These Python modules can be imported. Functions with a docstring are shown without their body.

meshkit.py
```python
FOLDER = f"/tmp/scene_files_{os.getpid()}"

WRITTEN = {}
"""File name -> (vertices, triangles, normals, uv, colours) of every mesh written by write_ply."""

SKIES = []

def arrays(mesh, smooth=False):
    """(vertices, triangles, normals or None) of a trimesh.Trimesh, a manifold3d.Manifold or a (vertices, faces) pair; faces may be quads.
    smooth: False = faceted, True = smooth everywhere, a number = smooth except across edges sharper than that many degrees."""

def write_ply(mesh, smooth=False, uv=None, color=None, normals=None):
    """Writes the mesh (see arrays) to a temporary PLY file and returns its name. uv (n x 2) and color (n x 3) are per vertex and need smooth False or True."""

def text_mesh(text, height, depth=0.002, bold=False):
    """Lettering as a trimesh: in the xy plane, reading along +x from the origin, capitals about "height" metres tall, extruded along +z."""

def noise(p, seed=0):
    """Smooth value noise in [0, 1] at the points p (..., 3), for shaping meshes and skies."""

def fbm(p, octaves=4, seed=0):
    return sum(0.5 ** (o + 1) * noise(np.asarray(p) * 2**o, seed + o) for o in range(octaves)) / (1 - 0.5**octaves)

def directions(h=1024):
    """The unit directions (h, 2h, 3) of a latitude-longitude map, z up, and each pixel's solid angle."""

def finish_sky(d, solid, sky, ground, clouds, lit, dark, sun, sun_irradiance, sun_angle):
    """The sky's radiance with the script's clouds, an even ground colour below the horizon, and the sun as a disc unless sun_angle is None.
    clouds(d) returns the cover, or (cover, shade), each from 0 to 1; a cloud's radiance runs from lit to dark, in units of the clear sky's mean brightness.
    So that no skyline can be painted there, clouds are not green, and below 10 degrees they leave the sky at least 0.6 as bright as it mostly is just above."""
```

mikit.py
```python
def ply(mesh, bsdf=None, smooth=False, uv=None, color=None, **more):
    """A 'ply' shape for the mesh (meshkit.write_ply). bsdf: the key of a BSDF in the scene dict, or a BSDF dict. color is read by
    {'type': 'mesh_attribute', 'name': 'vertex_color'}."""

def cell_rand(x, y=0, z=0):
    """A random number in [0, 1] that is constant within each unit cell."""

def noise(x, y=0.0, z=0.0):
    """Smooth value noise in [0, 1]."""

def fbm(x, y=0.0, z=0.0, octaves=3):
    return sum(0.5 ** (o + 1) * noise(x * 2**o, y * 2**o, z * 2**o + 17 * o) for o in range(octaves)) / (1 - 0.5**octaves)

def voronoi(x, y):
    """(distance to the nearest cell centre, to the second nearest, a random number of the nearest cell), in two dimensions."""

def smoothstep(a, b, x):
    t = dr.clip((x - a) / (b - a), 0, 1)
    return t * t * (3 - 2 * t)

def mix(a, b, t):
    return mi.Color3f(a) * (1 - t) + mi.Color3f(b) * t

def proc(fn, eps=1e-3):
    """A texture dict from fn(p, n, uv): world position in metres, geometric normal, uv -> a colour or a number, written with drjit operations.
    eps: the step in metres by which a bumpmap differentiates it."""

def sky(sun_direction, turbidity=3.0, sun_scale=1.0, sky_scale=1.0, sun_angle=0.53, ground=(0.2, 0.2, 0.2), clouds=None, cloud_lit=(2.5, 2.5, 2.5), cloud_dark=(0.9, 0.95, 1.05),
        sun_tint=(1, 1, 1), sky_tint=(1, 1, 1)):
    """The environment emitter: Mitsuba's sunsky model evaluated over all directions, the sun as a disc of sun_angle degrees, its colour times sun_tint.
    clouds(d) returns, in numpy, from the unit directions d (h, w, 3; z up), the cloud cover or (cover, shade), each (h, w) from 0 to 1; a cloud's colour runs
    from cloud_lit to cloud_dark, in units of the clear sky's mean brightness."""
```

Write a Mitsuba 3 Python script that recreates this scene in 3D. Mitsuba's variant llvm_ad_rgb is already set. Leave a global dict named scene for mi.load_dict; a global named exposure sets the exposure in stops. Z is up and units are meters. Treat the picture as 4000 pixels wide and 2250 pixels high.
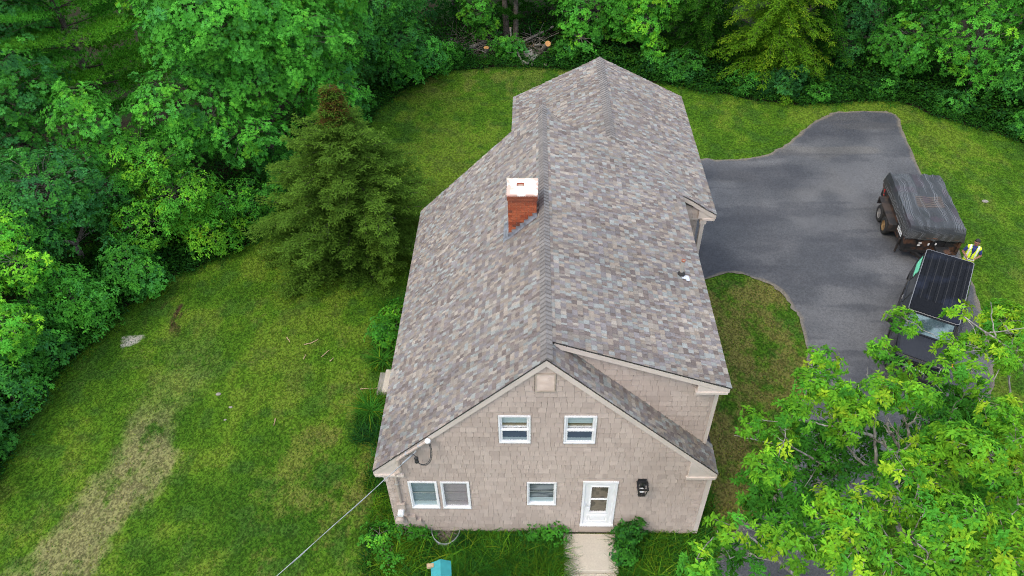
import math, random
import numpy as np, trimesh, drjit as dr, mitsuba as mi, mikit, meshkit
import manifold3d as m3d
from shapely.geometry import Polygon, box as sbox, Point
from shapely.ops import unary_union
from mikit import proc, noise, fbm, smoothstep, mix, cell_rand, voronoi
T = mi.ScalarTransform4f
scene, labels = {}, {}
RNG = np.random.default_rng(11)
random.seed(11)
GZ = -0.25                                   # level of the ground; z = 0 is the foot of the house wall

# ---------------------------------------------------------------- camera, sky, exposure
exposure = 2.75
CAM = np.array([-0.3092, -10.894, 19.1306])
_yaw, _pitch, _roll = -0.0371386, 0.7405389, -0.0233048
_f = np.array([math.sin(_yaw)*math.cos(_pitch), math.cos(_yaw)*math.cos(_pitch), -math.sin(_pitch)])
_r = np.array([math.cos(_yaw), -math.sin(_yaw), 0.0])
_u = np.cross(_r, _f)
_up = -_r*math.sin(_roll) + _u*math.cos(_roll)
scene['camera'] = {'type': 'perspective', 'fov': math.degrees(2*math.atan(2000/2910.228)), 'fov_axis': 'x',
                   'near_clip': 0.1, 'far_clip': 2000.0,
                   'to_world': T().look_at(origin=CAM.tolist(), target=(CAM+_f).tolist(), up=_up.tolist())}
scene['sky_light'] = mikit.sky([-0.45, -0.40, 0.80], turbidity=3, sun_scale=0.22, sun_angle=24, clouds=lambda d: 1.0, cloud_lit=(2.30, 2.50, 2.90),
                               ground=(0.06, 0.08, 0.04))

# ---------------------------------------------------------------- helpers
_count = {}
def uniq(name):
    n = _count.get(name, 0); _count[name] = n+1
    return name if n == 0 else f'{name}_{n:03d}'
def tag(key, label=None, cat=None, group=None, kind=None):
    d = labels.setdefault(key, {})
    for k, v in (('label', label), ('category', cat), ('group', group), ('kind', kind)):
        if v: d[k] = v
    return key
def thing(name, label, cat, group=None):
    return tag(uniq(name), label, cat, group)
def put(key, mesh, bsdf, smooth=False, uv=None, kind=None, label=None):
    """one scene entry; key is made unique"""
    key = uniq(key)
    if isinstance(mesh, MB): mesh, uv = mesh.get()
    if smooth is not True and smooth is not False: uv = None
    scene[key] = mikit.ply(mesh, bsdf, smooth=smooth, uv=uv)
    if kind or label: tag(key, label, kind=kind)
    return key

class MB:
    """collects faces into one mesh; every vertex carries a uv pair that the materials read as tone"""
    def __init__(s): s.v, s.f, s.uv, s.n = [], [], [], 0
    def add(s, v, f, uv=(0.5, 0.5)):
        v = np.asarray(v, float).reshape(-1, 3); f = np.asarray(f, int)
        if f.shape[1] == 4: f = np.vstack([f[:, [0, 1, 2]], f[:, [0, 2, 3]]])
        s.v.append(v); s.f.append(f+s.n); s.n += len(v)
        uv = np.asarray(uv, float)
        s.uv.append(np.tile(uv, (len(v), 1)) if uv.ndim == 1 else uv)
        return s
    def box(s, x0, x1, y0, y1, z0, z1, uv=(0.5, 0.5)):
        return s.obox([(x0+x1)/2, (y0+y1)/2, (z0+z1)/2], np.diag([(x1-x0)/2, (y1-y0)/2, (z1-z0)/2]), uv)
    def obox(s, c, axes, uv=(0.5, 0.5)):
        a = np.asarray(axes, float)
        sg = np.array([[x, y, z] for x in (-1, 1) for y in (-1, 1) for z in (-1, 1)], float)
        return s.add(np.asarray(c)+sg@a, [[0, 1, 3, 2], [4, 6, 7, 5], [0, 4, 5, 1], [2, 3, 7, 6], [0, 2, 6, 4], [1, 5, 7, 3]], uv)
    def tube(s, pts, r, sides=6, uv=(0.5, 0.5), cap=True):
        p = np.asarray(pts, float); n = len(p)
        r = np.broadcast_to(np.asarray(r, float), (n,))
        t = np.gradient(p, axis=0); t /= np.linalg.norm(t, axis=1, keepdims=True)+1e-12
        ref = np.array([0, 0, 1.0]) if abs(t[:, 2]).mean() < 0.8 else np.array([1.0, 0, 0])
        a = np.cross(t, ref); a /= np.linalg.norm(a, axis=1, keepdims=True)+1e-12
        b = np.cross(t, a)
        ang = np.arange(sides)*2*np.pi/sides
        v = p[:, None]+r[:, None, None]*(np.cos(ang)[None, :, None]*a[:, None]+np.sin(ang)[None, :, None]*b[:, None])
        i = np.arange(n-1)[:, None]*sides; k = np.arange(sides)[None]; k2 = (k+1) % sides
        q = np.stack([i+k, i+k2, i+sides+k2, i+sides+k], -1).reshape(-1, 4)
        s.add(v.reshape(-1, 3), q, uv)
        if cap:
            for e in (0, n-1):
                s.add(np.vstack([p[e], v[e]]), [[0, j+1, (j+1) % sides+1] for j in range(sides)], uv)
        return s
    def prism(s, poly, fn0, fn1, uv=(0.5, 0.5)):
        """poly: (n,2) convex polygon; fn0/fn1 map it to the two faces"""
        a, b = fn0(np.asarray(poly, float)), fn1(np.asarray(poly, float)); n = len(a)
        fan = [[0, i, i+1] for i in range(1, n-1)]
        f = fan+[[x+n, z+n, y+n] for x, y, z in fan]
        for i in range(n):
            j = (i+1) % n
            f += [[i, i+n, j+n], [i, j+n, j]]
        return s.add(np.vstack([a, b]), f, uv)
    def extr(s, poly, M, d0, d1, uv=(0.5, 0.5)):
        """shapely polygon (holes allowed) extruded; M maps (a, b, depth) columns to xyz"""
        for g in getattr(poly, 'geoms', [poly]):
            if g.is_empty or g.area < 1e-6: continue
            m = trimesh.creation.extrude_polygon(g, d1-d0, engine='earcut')
            v = np.array(m.vertices); v[:, 2] += d0
            s.add(M(v), np.array(m.faces), uv)
        return s
    def lathe(s, prof, c=(0, 0, 0), axis=(0, 0, 1), n=16, uv=(0.5, 0.5)):
        prof = np.asarray(prof, float); ax = np.asarray(axis, float); ax /= np.linalg.norm(ax)
        a = np.cross(ax, [0, 0, 1.0] if abs(ax[2]) < .9 else [1.0, 0, 0]); a /= np.linalg.norm(a); b = np.cross(ax, a)
        ang = np.arange(n)*2*np.pi/n
        ring = np.cos(ang)[:, None]*a+np.sin(ang)[:, None]*b
        v = np.asarray(c)+prof[:, None, 0:1]*ring[None]+prof[:, None, 1:2]*ax
        i = np.arange(len(prof)-1)[:, None]*n; k = np.arange(n)[None]; k2 = (k+1) % n
        s.add(v.reshape(-1, 3), np.stack([i+k, i+k2, i+n+k2, i+n+k], -1).reshape(-1, 4), uv)
        return s
    def ball(s, c, r, uv=(0.5, 0.5), sub=2):
        m = trimesh.creation.icosphere(sub); return s.add(np.array(m.vertices)*np.asarray(r)+np.asarray(c), m.faces, uv)
    def xf(s, R, t):
        s.v = [v@np.asarray(R).T+np.asarray(t) for v in s.v]; return s
    def get(s):
        return (np.vstack(s.v), np.vstack(s.f)), np.vstack(s.uv)

def nnoise(x, y=0.0, z=0.0):
    """meshkit's noise at the lattice mikit.noise uses, so that scattered grass follows the lawn's own colour"""
    x, y, z = np.broadcast_arrays(np.asarray(x, float), y, z)
    return meshkit.noise(np.stack([x, y, z], -1)+1000000.0)
def nsmooth(a, b, x):
    t = np.clip((x-a)/(b-a), 0, 1); return t*t*(3-2*t)

# ---------------------------------------------------------------- materials
def rgb(*c): return {'type': 'rgb', 'value': list(c)}
def pbr(key, color, rough=0.6, metal=0.0, spec=0.5, **k):
    scene[key] = {'type': 'twosided', 'bsdf': {'type': 'principled', 'base_color': color if isinstance(color, dict) else rgb(*color),
                  'roughness': rough, 'metallic': metal, 'specular': spec, **k}}
    return key
def col(f): return proc(f)

# lawn: one function for the sheet (drjit) and for the scattered grass (numpy)
def lawn_masks(x, y, N, S):
    big = N(x*0.22, y*0.22, 3.0)*0.6+N(x*0.6+7, y*0.6, 9.0)*0.4
    mid = N(x*1.3, y*0.9+4, 5.0)*0.6+N(x*3.1, y*2.6, 8.0)*0.4
    fine = N(x*9, y*7, 2.0)
    # a worn, dry track across the left of the lawn
    tx = -13.75+0.42*(y+1.3)-0.03*(y+1.3)*(y+1.3)+(N(x*0.1, y*0.5, 21.0)-0.5)*1.4
    wdt = 0.75+0.35*N(3.0, y*0.6, 31.0)
    d = (x-tx)/wdt
    track = (1-S(0.05, 2.0, d*d+(fine-0.5)*0.9+(N(x*4, y*3, 12.0)-0.5)*0.8))*(1-0.75*S(2.6, 5.0, y))*(1-S(6.0, 8.5, y))*S(0.30, 0.62, mid*0.6+fine*0.25+0.22)
    dry = S(0.50, 0.68, big*0.45+mid*0.55)*0.75
    # sparse, browner grass on the island right of the house and round the drive
    isl = S(4.6, 5.4, x)*(1-S(9.0, 10.0, x))*(1-S(10.4, 11.2, y))*S(0.30, 0.62, mid*0.75+fine*0.25)
    edge = S(0.48, 0.6, mid)*S(25.2, 26.5, y+0.02*x*x*S(0.0, 1.0, -x)*0.25)
    front = S(0.42, 0.7, mid*0.7+fine*0.3)*S(-10.5, -6.0, x)*(1-S(3.0, 6.5, y))*0.45
    return big, mid, fine, track, dry, isl, edge, front
def lawn_color(p, n, uv):
    x, y = p.x, p.y
    big, mid, fine, track, dry, isl, edge, front = lawn_masks(x, y, noise, smoothstep)
    g = mix((0.032, 0.086, 0.006), (0.076, 0.156, 0.010), smoothstep(0.25, 0.75, big*0.5+mid*0.5))
    g = mix(g, (0.034, 0.084, 0.012), smoothstep(0.55, 0.8, noise(x*2.1, y*1.9, 14.0))*0.6)
    g = mix(g, (0.115, 0.122, 0.022), dry*0.38)
    g = mix(g, (0.115, 0.095, 0.032), isl*0.75)
    g = mix(g, (0.135, 0.110, 0.036), front)
    g = mix(g, (0.205, 0.172, 0.090), track*0.68)
    g = mix(g, (0.130, 0.110, 0.040), edge*0.25)
    # dead leaves raked against the edge of the wood, and a spill of pale sand
    d1 = dr.sqrt(dr.square((x+13.6)/1.5)+dr.square((y-9.0)/1.9))
    g = mix(g, (0.045, 0.028, 0.016), (1-smoothstep(0.3, 1.0, d1))*smoothstep(0.52, 0.68, fbm(x*2.3, y*1.3, 40.0)))
    sp = noise(x*23, y*19, 4.0)
    t = smoothstep(0.28, 0.72, noise(x*12, y*10, 6.0)*0.30+noise(x*24, y*20, 1.0)*0.55+sp*0.15)
    g = mix(g*0.66, g*1.42, t)
    g = mix(g, (0.17, 0.16, 0.06), smoothstep(0.80, 0.9, noise(x*15, y*12, 9.0))*smoothstep(0.45, 0.6, mid)*0.25)
    d2 = dr.sqrt(dr.square(x+14.85)+dr.square((y-7.45)*1.15))+(fbm(x*5, y*5, 2.0)-0.5)*0.5
    g = mix(g, (0.42, 0.39, 0.34), (1-smoothstep(0.16, 0.42, d2))*0.9)
    return g
pbr('lawn_mat', col(lawn_color), 0.95, spec=0.1)
scene['lawn_mat'] = {'type': 'bumpmap', 'arbitrary': proc(lambda p, n, uv: noise(p.x*16, p.y*16)*0.6+noise(p.x*37, p.y*37)*0.4, eps=0.01), 'scale': 0.05, 'bsdf': scene['lawn_mat']}
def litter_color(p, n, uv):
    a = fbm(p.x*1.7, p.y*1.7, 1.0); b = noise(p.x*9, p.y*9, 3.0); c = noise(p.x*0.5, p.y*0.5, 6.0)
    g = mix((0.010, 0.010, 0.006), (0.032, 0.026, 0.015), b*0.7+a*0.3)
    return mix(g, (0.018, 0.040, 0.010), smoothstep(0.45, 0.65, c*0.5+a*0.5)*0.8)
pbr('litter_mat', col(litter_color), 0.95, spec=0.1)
def asphalt_color(p, n, uv):
    x, y = p.x, p.y
    a = fbm(x*0.35, y*0.35, 2.0); s = noise(x*60, y*60, 1.0); m = noise(x*1.1, y*1.1, 8.0)
    g = mix((0.074, 0.079, 0.088), (0.120, 0.123, 0.130), smoothstep(0.3, 0.7, a*0.7+m*0.3))
    # paler, dusty patches and darker sealed bands
    g = mix(g, (0.045, 0.049, 0.060), smoothstep(0.50, 0.80, noise(x*0.35+3, y*1.3, 5.0)*0.7+0.3*noise(x*2.1, y*3.7, 6.0))*0.45)
    g = mix(g, (0.150, 0.140, 0.120), smoothstep(0.66, 0.80, noise(x*0.45, y*0.9, 11.0))*smoothstep(14.0, 21.0, y)*0.35)
    # darker, newer sealer along the house and at the end of the bay; drawn out streaks along the way cars turn
    nz = noise(x*0.6, y*1.1, 31.0)
    dk = (1-smoothstep(0.0, 2.2, dr.abs(y-12.6+nz*1.6)))*(1-smoothstep(9.0, 14.0, x+nz*3))+smoothstep(21.3, 22.9, y+nz*1.5)+(1-smoothstep(0.3, 1.3, dr.abs(y-18.6+0.10*(x-8)+nz)))*(1-smoothstep(9.0, 15.0, x))
    g = mix(g, (0.042, 0.046, 0.057), dr.minimum(dk, 1.0)*0.62)
    g = mix(g, (0.055, 0.059, 0.069), smoothstep(0.60, 0.80, noise(x*0.33, y*2.6, 41.0)*0.75+0.25*noise(x*1.5, y*6.0, 42.0))*0.5)
    # sandy rim: uv.x runs 0 at the edge of the sheet
    g = mix(g, (0.19, 0.165, 0.125), (1-smoothstep(0.03, 0.20, uv.x+0.16*(noise(x*3, y*3, 2.0)-0.5)))*0.75)
    s2 = noise(x*19, y*19, 4.0)
    return g*(0.66+0.36*s+0.32*s2)
pbr('asphalt_mat', col(asphalt_color), 0.85, spec=0.25)

def leaf_color(p, n, uv):
    """uv.x: 0 blue green .. 0.5 mid green .. 1 yellow green, then 1..2 towards dead brown, 2..3 towards grey wood; uv.y: lightness"""
    u = uv.x
    c = mix((0.030, 0.125, 0.040), (0.056, 0.225, 0.024), smoothstep(0.0, 0.5, u))
    c = mix(c, (0.125, 0.310, 0.020), smoothstep(0.5, 0.8, u))
    c = mix(c, (0.250, 0.390, 0.024), smoothstep(0.8, 1.0, u))
    c = mix(c, (0.150, 0.080, 0.034), smoothstep(1.0, 1.6, u))
    c = mix(c, (0.20, 0.19, 0.18), smoothstep(2.0, 2.6, u))
    c = dr.select(u >= 3.0, mix((0.030, 0.078, 0.012), (0.115, 0.215, 0.026), u-3.0), c)
    return c*uv.y
scene['leaf_mat'] = {'type': 'principledthin', 'base_color': col(leaf_color), 'roughness': 0.5, 'spec_trans': 0.0, 'diff_trans': 0.65, 'eta': 1.45}
def bark_color(p, n, uv):
    a = noise(p.x*22, p.y*22, p.z*5); b = fbm(p.x*5, p.y*5, p.z*3)
    dark = mix((0.045, 0.036, 0.030), (0.12, 0.10, 0.085), a)
    pale = mix((0.16, 0.15, 0.135), (0.36, 0.35, 0.32), smoothstep(0.3, 0.7, a*0.5+b*0.5))
    return mix(dark, pale, uv.x)
pbr('bark_mat', col(bark_color), 0.9, spec=0.15)

PAL = [(0.228, 0.241, 0.233), (0.268, 0.241, 0.211), (0.155, 0.13, 0.12), (0.186, 0.173, 0.176), (0.168, 0.145, 0.139), (0.204, 0.183, 0.164), (0.236, 0.202, 0.171)]
def shingle_color(p, n, uv):
    u = uv.x*len(PAL); c = mi.Color3f(PAL[0])
    for i in range(1, len(PAL)):
        c = dr.select(u >= i, mi.Color3f(PAL[i]), c)
    gr = noise(p.x*55, p.y*55, p.z*55)
    big = fbm(p.x*0.5, p.y*0.4, 3.0)
    stain = smoothstep(0.5, 0.8, noise(p.x*0.35+p.z*0.5, p.y*2.2, 7.0))
    return c*(0.80+0.36*uv.y)*(0.80+0.4*gr)*(0.86+0.26*big)*(1-0.10*stain)*1.12
pbr('roof_shingle_mat', col(shingle_color), 0.95, spec=0.12)
pbr('ridge_cap_mat', col(lambda p, n, uv: mix((0.172, 0.162, 0.157), (0.225, 0.213, 0.205), uv.y)*(0.78+0.44*noise(p.x*55, p.y*55, p.z*55))), 0.95, spec=0.12)
pbr('roof_under_mat', (0.045, 0.042, 0.042), 0.95, spec=0.1)
def wall_color(p, n, uv):
    gr = noise(p.x*140, p.z*9, p.y*9); big = fbm(p.x*0.7, p.z*0.7, 2.0)
    c = mix((0.425, 0.350, 0.307), (0.485, 0.408, 0.360), uv.x)
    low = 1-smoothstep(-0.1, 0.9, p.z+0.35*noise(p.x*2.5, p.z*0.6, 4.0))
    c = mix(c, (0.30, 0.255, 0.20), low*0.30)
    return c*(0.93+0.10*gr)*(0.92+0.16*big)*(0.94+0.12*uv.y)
pbr('wall_shingle_mat', col(wall_color), 0.75, spec=0.25)
pbr('wall_under_mat', (0.235, 0.195, 0.172), 0.9, spec=0.1)
pbr('trim_mat', col(lambda p, n, uv: mi.Color3f(0.60, 0.53, 0.48)*(0.92+0.12*noise(p.x*3, p.y*3, p.z*3))), 0.55)
pbr('white_mat', col(lambda p, n, uv: mi.Color3f(0.80, 0.81, 0.83)*(0.93+0.09*noise(p.x*6, p.y*6, p.z*6))), 0.4)
pbr('drip_mat', (0.035, 0.032, 0.030), 0.6)
pbr('concrete_mat', col(lambda p, n, uv: mix((0.46, 0.41, 0.34), (0.57, 0.52, 0.44), fbm(p.x*2.5, p.y*2.5, p.z*2.5))*(0.88+0.2*noise(p.x*60, p.y*60, p.z*60))*(1-0.25*smoothstep(0.6, 0.8, noise(p.x*1.4, p.y*1.9, 3.0)))), 0.9, spec=0.15)
pbr('grey_concrete_mat', col(lambda p, n, uv: mix((0.20, 0.19, 0.165), (0.33, 0.31, 0.28), fbm(p.x*4, p.y*4, p.z*4))), 0.9, spec=0.15)
def brick_color(p, n, uv):
    c = mix((0.27, 0.066, 0.034), (0.42, 0.125, 0.060), uv.x)
    c = mix(c, (0.10, 0.045, 0.035), smoothstep(0.85, 0.95, uv.x)*0.8)
    c = mix(c, (0.13, 0.06, 0.045), smoothstep(7.3, 7.6, p.z+0.2*noise(p.x*3, p.y*3, p.z*3))*0.45)
    return c*(0.75+0.5*noise(p.x*50, p.y*50, p.z*50))
pbr('brick_mat', col(brick_color), 0.9, spec=0.15)
pbr('mortar_mat', (0.42, 0.33, 0.27), 0.95, spec=0.1)
pbr('crown_mat', col(lambda p, n, uv: mix((0.84, 0.81, 0.77), (0.66, 0.42, 0.35), smoothstep(0.66, 0.85, fbm(p.x*4.5, p.y*4.5, 2.0)+0.75*smoothstep(0.30, 0.37, dr.maximum(dr.abs(p.x+0.585), dr.abs(p.y-5.66)))*noise(p.x*9, p.y*9, 1.0)))), 0.85, spec=0.2)
pbr('clay_mat', (0.30, 0.075, 0.045), 0.85)
pbr('lead_mat', col(lambda p, n, uv: mix((0.16, 0.17, 0.20), (0.45, 0.47, 0.52), noise(p.x*13, p.y*13, p.z*13))), 0.45, 0.6)
pbr('silver_mat', (0.72, 0.74, 0.78), 0.3, 0.8)
pbr('galv_mat', col(lambda p, n, uv: mix((0.30, 0.32, 0.34), (0.55, 0.58, 0.60), fbm(p.x*6, p.y*6, p.z*6))), 0.5, 0.5)
pbr('pipe_mat', (0.34, 0.33, 0.30), 0.6)
pbr('rust_pipe_mat', (0.28, 0.10, 0.06), 0.8)
pbr('rubber_mat', (0.022, 0.022, 0.023), 0.75)
pbr('black_mat', (0.018, 0.018, 0.020), 0.45)
pbr('blind_mat', col(lambda p, n, uv: mi.Color3f(0.46, 0.57, 0.60)*(0.92+0.08*dr.sin(p.z*95))), 0.7)
pbr('grey_blind_mat', col(lambda p, n, uv: mi.Color3f(0.37, 0.335, 0.36)*(0.9+0.1*dr.sin(p.z*95))), 0.7)
pbr('blue_blind_mat', col(lambda p, n, uv: mi.Color3f(0.24, 0.31, 0.35)*(0.9+0.1*dr.sin(p.z*95))), 0.7)
pbr('screen_mat', (0.050, 0.075, 0.115), 0.7)
pbr('room_mat', col(lambda p, n, uv: mix((0.10, 0.12, 0.14), (0.30, 0.33, 0.36), smoothstep(0.45, 0.75, fbm(p.x*2.2, 0.0, p.z*5.0)))), 0.8)
pbr('sill_wood_mat', (0.26, 0.23, 0.17), 0.6)
pbr('door_glass_back_mat', col(lambda p, n, uv: mix((0.055, 0.047, 0.030), (0.15, 0.125, 0.080), fbm(p.x*9, p.y*9, p.z*9))*(1-0.7*smoothstep(0.55, 0.62, noise(p.x*7, 3.0, p.z*4.0)))), 0.7)
scene['pane_mat'] = {'type': 'thindielectric', 'int_ior': 1.5}
pbr('copper_mat', col(lambda p, n, uv: mix((0.42, 0.34, 0.28), (0.60, 0.52, 0.45), noise(p.x*9, p.y*9, p.z*9))), 0.5, 0.25)
pbr('beige_paint_mat', (0.43, 0.36, 0.315), 0.55)
pbr('cable_mat', (0.30, 0.32, 0.34), 0.4, 0.4)
pbr('dark_cable_mat', (0.05, 0.05, 0.055), 0.6)
pbr('turquoise_mat', col(lambda p, n, uv: mi.Color3f(0.035, 0.30, 0.33)*(0.85+0.25*noise(p.x*9, p.y*9, p.z*9))), 0.5)
pbr('raw_wood_mat', col(lambda p, n, uv: mix((0.34, 0.25, 0.14), (0.50, 0.38, 0.24), noise(p.x*30, p.y*4, p.z*30))), 0.8)
pbr('grey_wood_mat', col(lambda p, n, uv: mix((0.16, 0.15, 0.14), (0.36, 0.34, 0.31), noise(p.x*9, p.y*9, p.z*22))), 0.9)
pbr('cut_wood_mat', col(lambda p, n, uv: mix((0.40, 0.17, 0.045), (0.62, 0.36, 0.14), 0.5+0.5*dr.sin(uv.x*46+3*noise(p.x*9, p.y*9, p.z*9)))), 0.8)
pbr('gravel_mat', col(lambda p, n, uv: mix((0.06, 0.05, 0.045), (0.24, 0.20, 0.17), uv.x)), 0.9)
# ---------------------------------------------------------------- ground sheets
def sheet(poly, z, step, uvfn=None):
    """a flat triangulated sheet over a shapely polygon"""
    from scipy.spatial import Delaunay
    x0, y0, x1, y1 = poly.bounds
    gx, gy = np.meshgrid(np.arange(x0, x1, step), np.arange(y0, y1, step))
    pts = np.c_[gx.ravel(), gy.ravel()]
    import shapely
    pts = pts[shapely.contains_xy(poly.buffer(-step*0.35), pts[:, 0], pts[:, 1])]
    ring = np.array(poly.exterior.segmentize(step*0.6).coords)[:-1]
    P = np.vstack([ring, pts])
    tri = Delaunay(P).simplices
    c = P[tri].mean(1); tri = tri[shapely.contains_xy(poly, c[:, 0], c[:, 1])]
    a, b, d = P[tri[:, 0]], P[tri[:, 1]], P[tri[:, 2]]
    flip = ((b-a)[:, 0]*(d-a)[:, 1]-(b-a)[:, 1]*(d-a)[:, 0]) < 0
    tri[flip] = tri[flip][:, ::-1]
    dist = shapely.distance(poly.exterior, shapely.points(P))
    return (np.c_[P, np.full(len(P), z)], tri), np.c_[dist, dist*0]
def smooth_poly(pts, n=6, wob=0.0, seed=0):
    p = np.array(pts, float); m = len(p); out = []
    for i in range(m):
        p0, p1, p2, p3 = p[i-1], p[i], p[(i+1) % m], p[(i+2) % m]
        for t in np.arange(n)/n:
            out.append(0.5*(2*p1+(p2-p0)*t+(2*p0-5*p1+4*p2-p3)*t*t+(3*p1-p0-3*p2+p3)*t**3))
    out = np.array(out)
    if wob:
        k = np.arange(len(out)); g = np.random.default_rng(seed)
        out += g.normal(0, wob, out.shape)
    return Polygon(out).buffer(0)

tag('forest_floor', 'brown leaf litter and bare soil under the trees', 'ground', kind='structure')
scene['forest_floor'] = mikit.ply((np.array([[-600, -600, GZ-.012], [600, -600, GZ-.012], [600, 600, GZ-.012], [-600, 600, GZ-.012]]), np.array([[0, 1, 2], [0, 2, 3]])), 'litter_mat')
LAWN = smooth_poly([(-17.2, -14), (-17.0, -4), (-16.7, 1.2), (-16.9, 3.2), (-16.8, 5.5), (-16.3, 7.6), (-15.7, 9.0), (-14.2, 11.3), (-12.1, 13.1), (-11.0, 14.5), (-10.2, 17.5), (-8.9, 21), (-8.5, 24),
    (-6.9, 27.1), (-4.6, 28.6), (-1.2, 29.0), (1.2, 28.7), (4.5, 27.7), (7.8, 26.3), (10.4, 25.4), (13.3, 24.4), (15.0, 24.6), (18.5, 24.8), (20.0, 23.4), (21.5, 22.2), (22.8, 21), (23.5, 18.5), (24.5, 14), (25, 5), (25, -14), (5, -15)], 5, 0.09, 3)
DRIVE = smooth_poly([(5.2, 19.32), (7.6, 19.34), (9.04, 19.26), (10.2, 19.46), (11.15, 19.94), (12.0, 20.72), (12.81, 21.63), (13.9, 22.78), (14.66, 23.37), (15.36, 23.68), (17.39, 23.74), (18.0, 23.5), (18.1, 22.94),
    (17.67, 20.15), (17.22, 17.02), (16.9, 13.8), (16.53, 10.9), (16.17, 8.72), (15.59, 6.78), (15.0, 5.5), (14.0, 4.0), (12.4, 2.7), (10.6, 1.7), (9.4, 0.3), (8.3, -1.6), (7.6, -5), (7.4, -16), (3.5, -16), (3.9, -5), (4.4, -1.6), (5.2, -0.1),
    (6.4, 0.9), (7.5, 2.2), (8.3, 4.3), (9.0, 6.0), (9.31, 7.1), (9.44, 8.69), (9.31, 9.32), (9.06, 10.09), (8.71, 10.53), (8.05, 10.99), (7.31, 11.16), (5.2, 11.15)], 5, 0.04, 5)
m, uv = sheet(LAWN, GZ, 0.5)
scene['lawn'] = mikit.ply(m, 'lawn_mat', uv=uv); tag('lawn', 'mown lawn with dry tan patches around the house', 'lawn', kind='structure')
m, uv = sheet(DRIVE, GZ+0.022, 0.25)
ring = np.array(DRIVE.exterior.coords)
scene['driveway'] = mikit.ply(m, 'asphalt_mat', uv=uv); tag('driveway', 'dark grey asphalt driveway with a turning bay', 'driveway', kind='structure')

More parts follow.
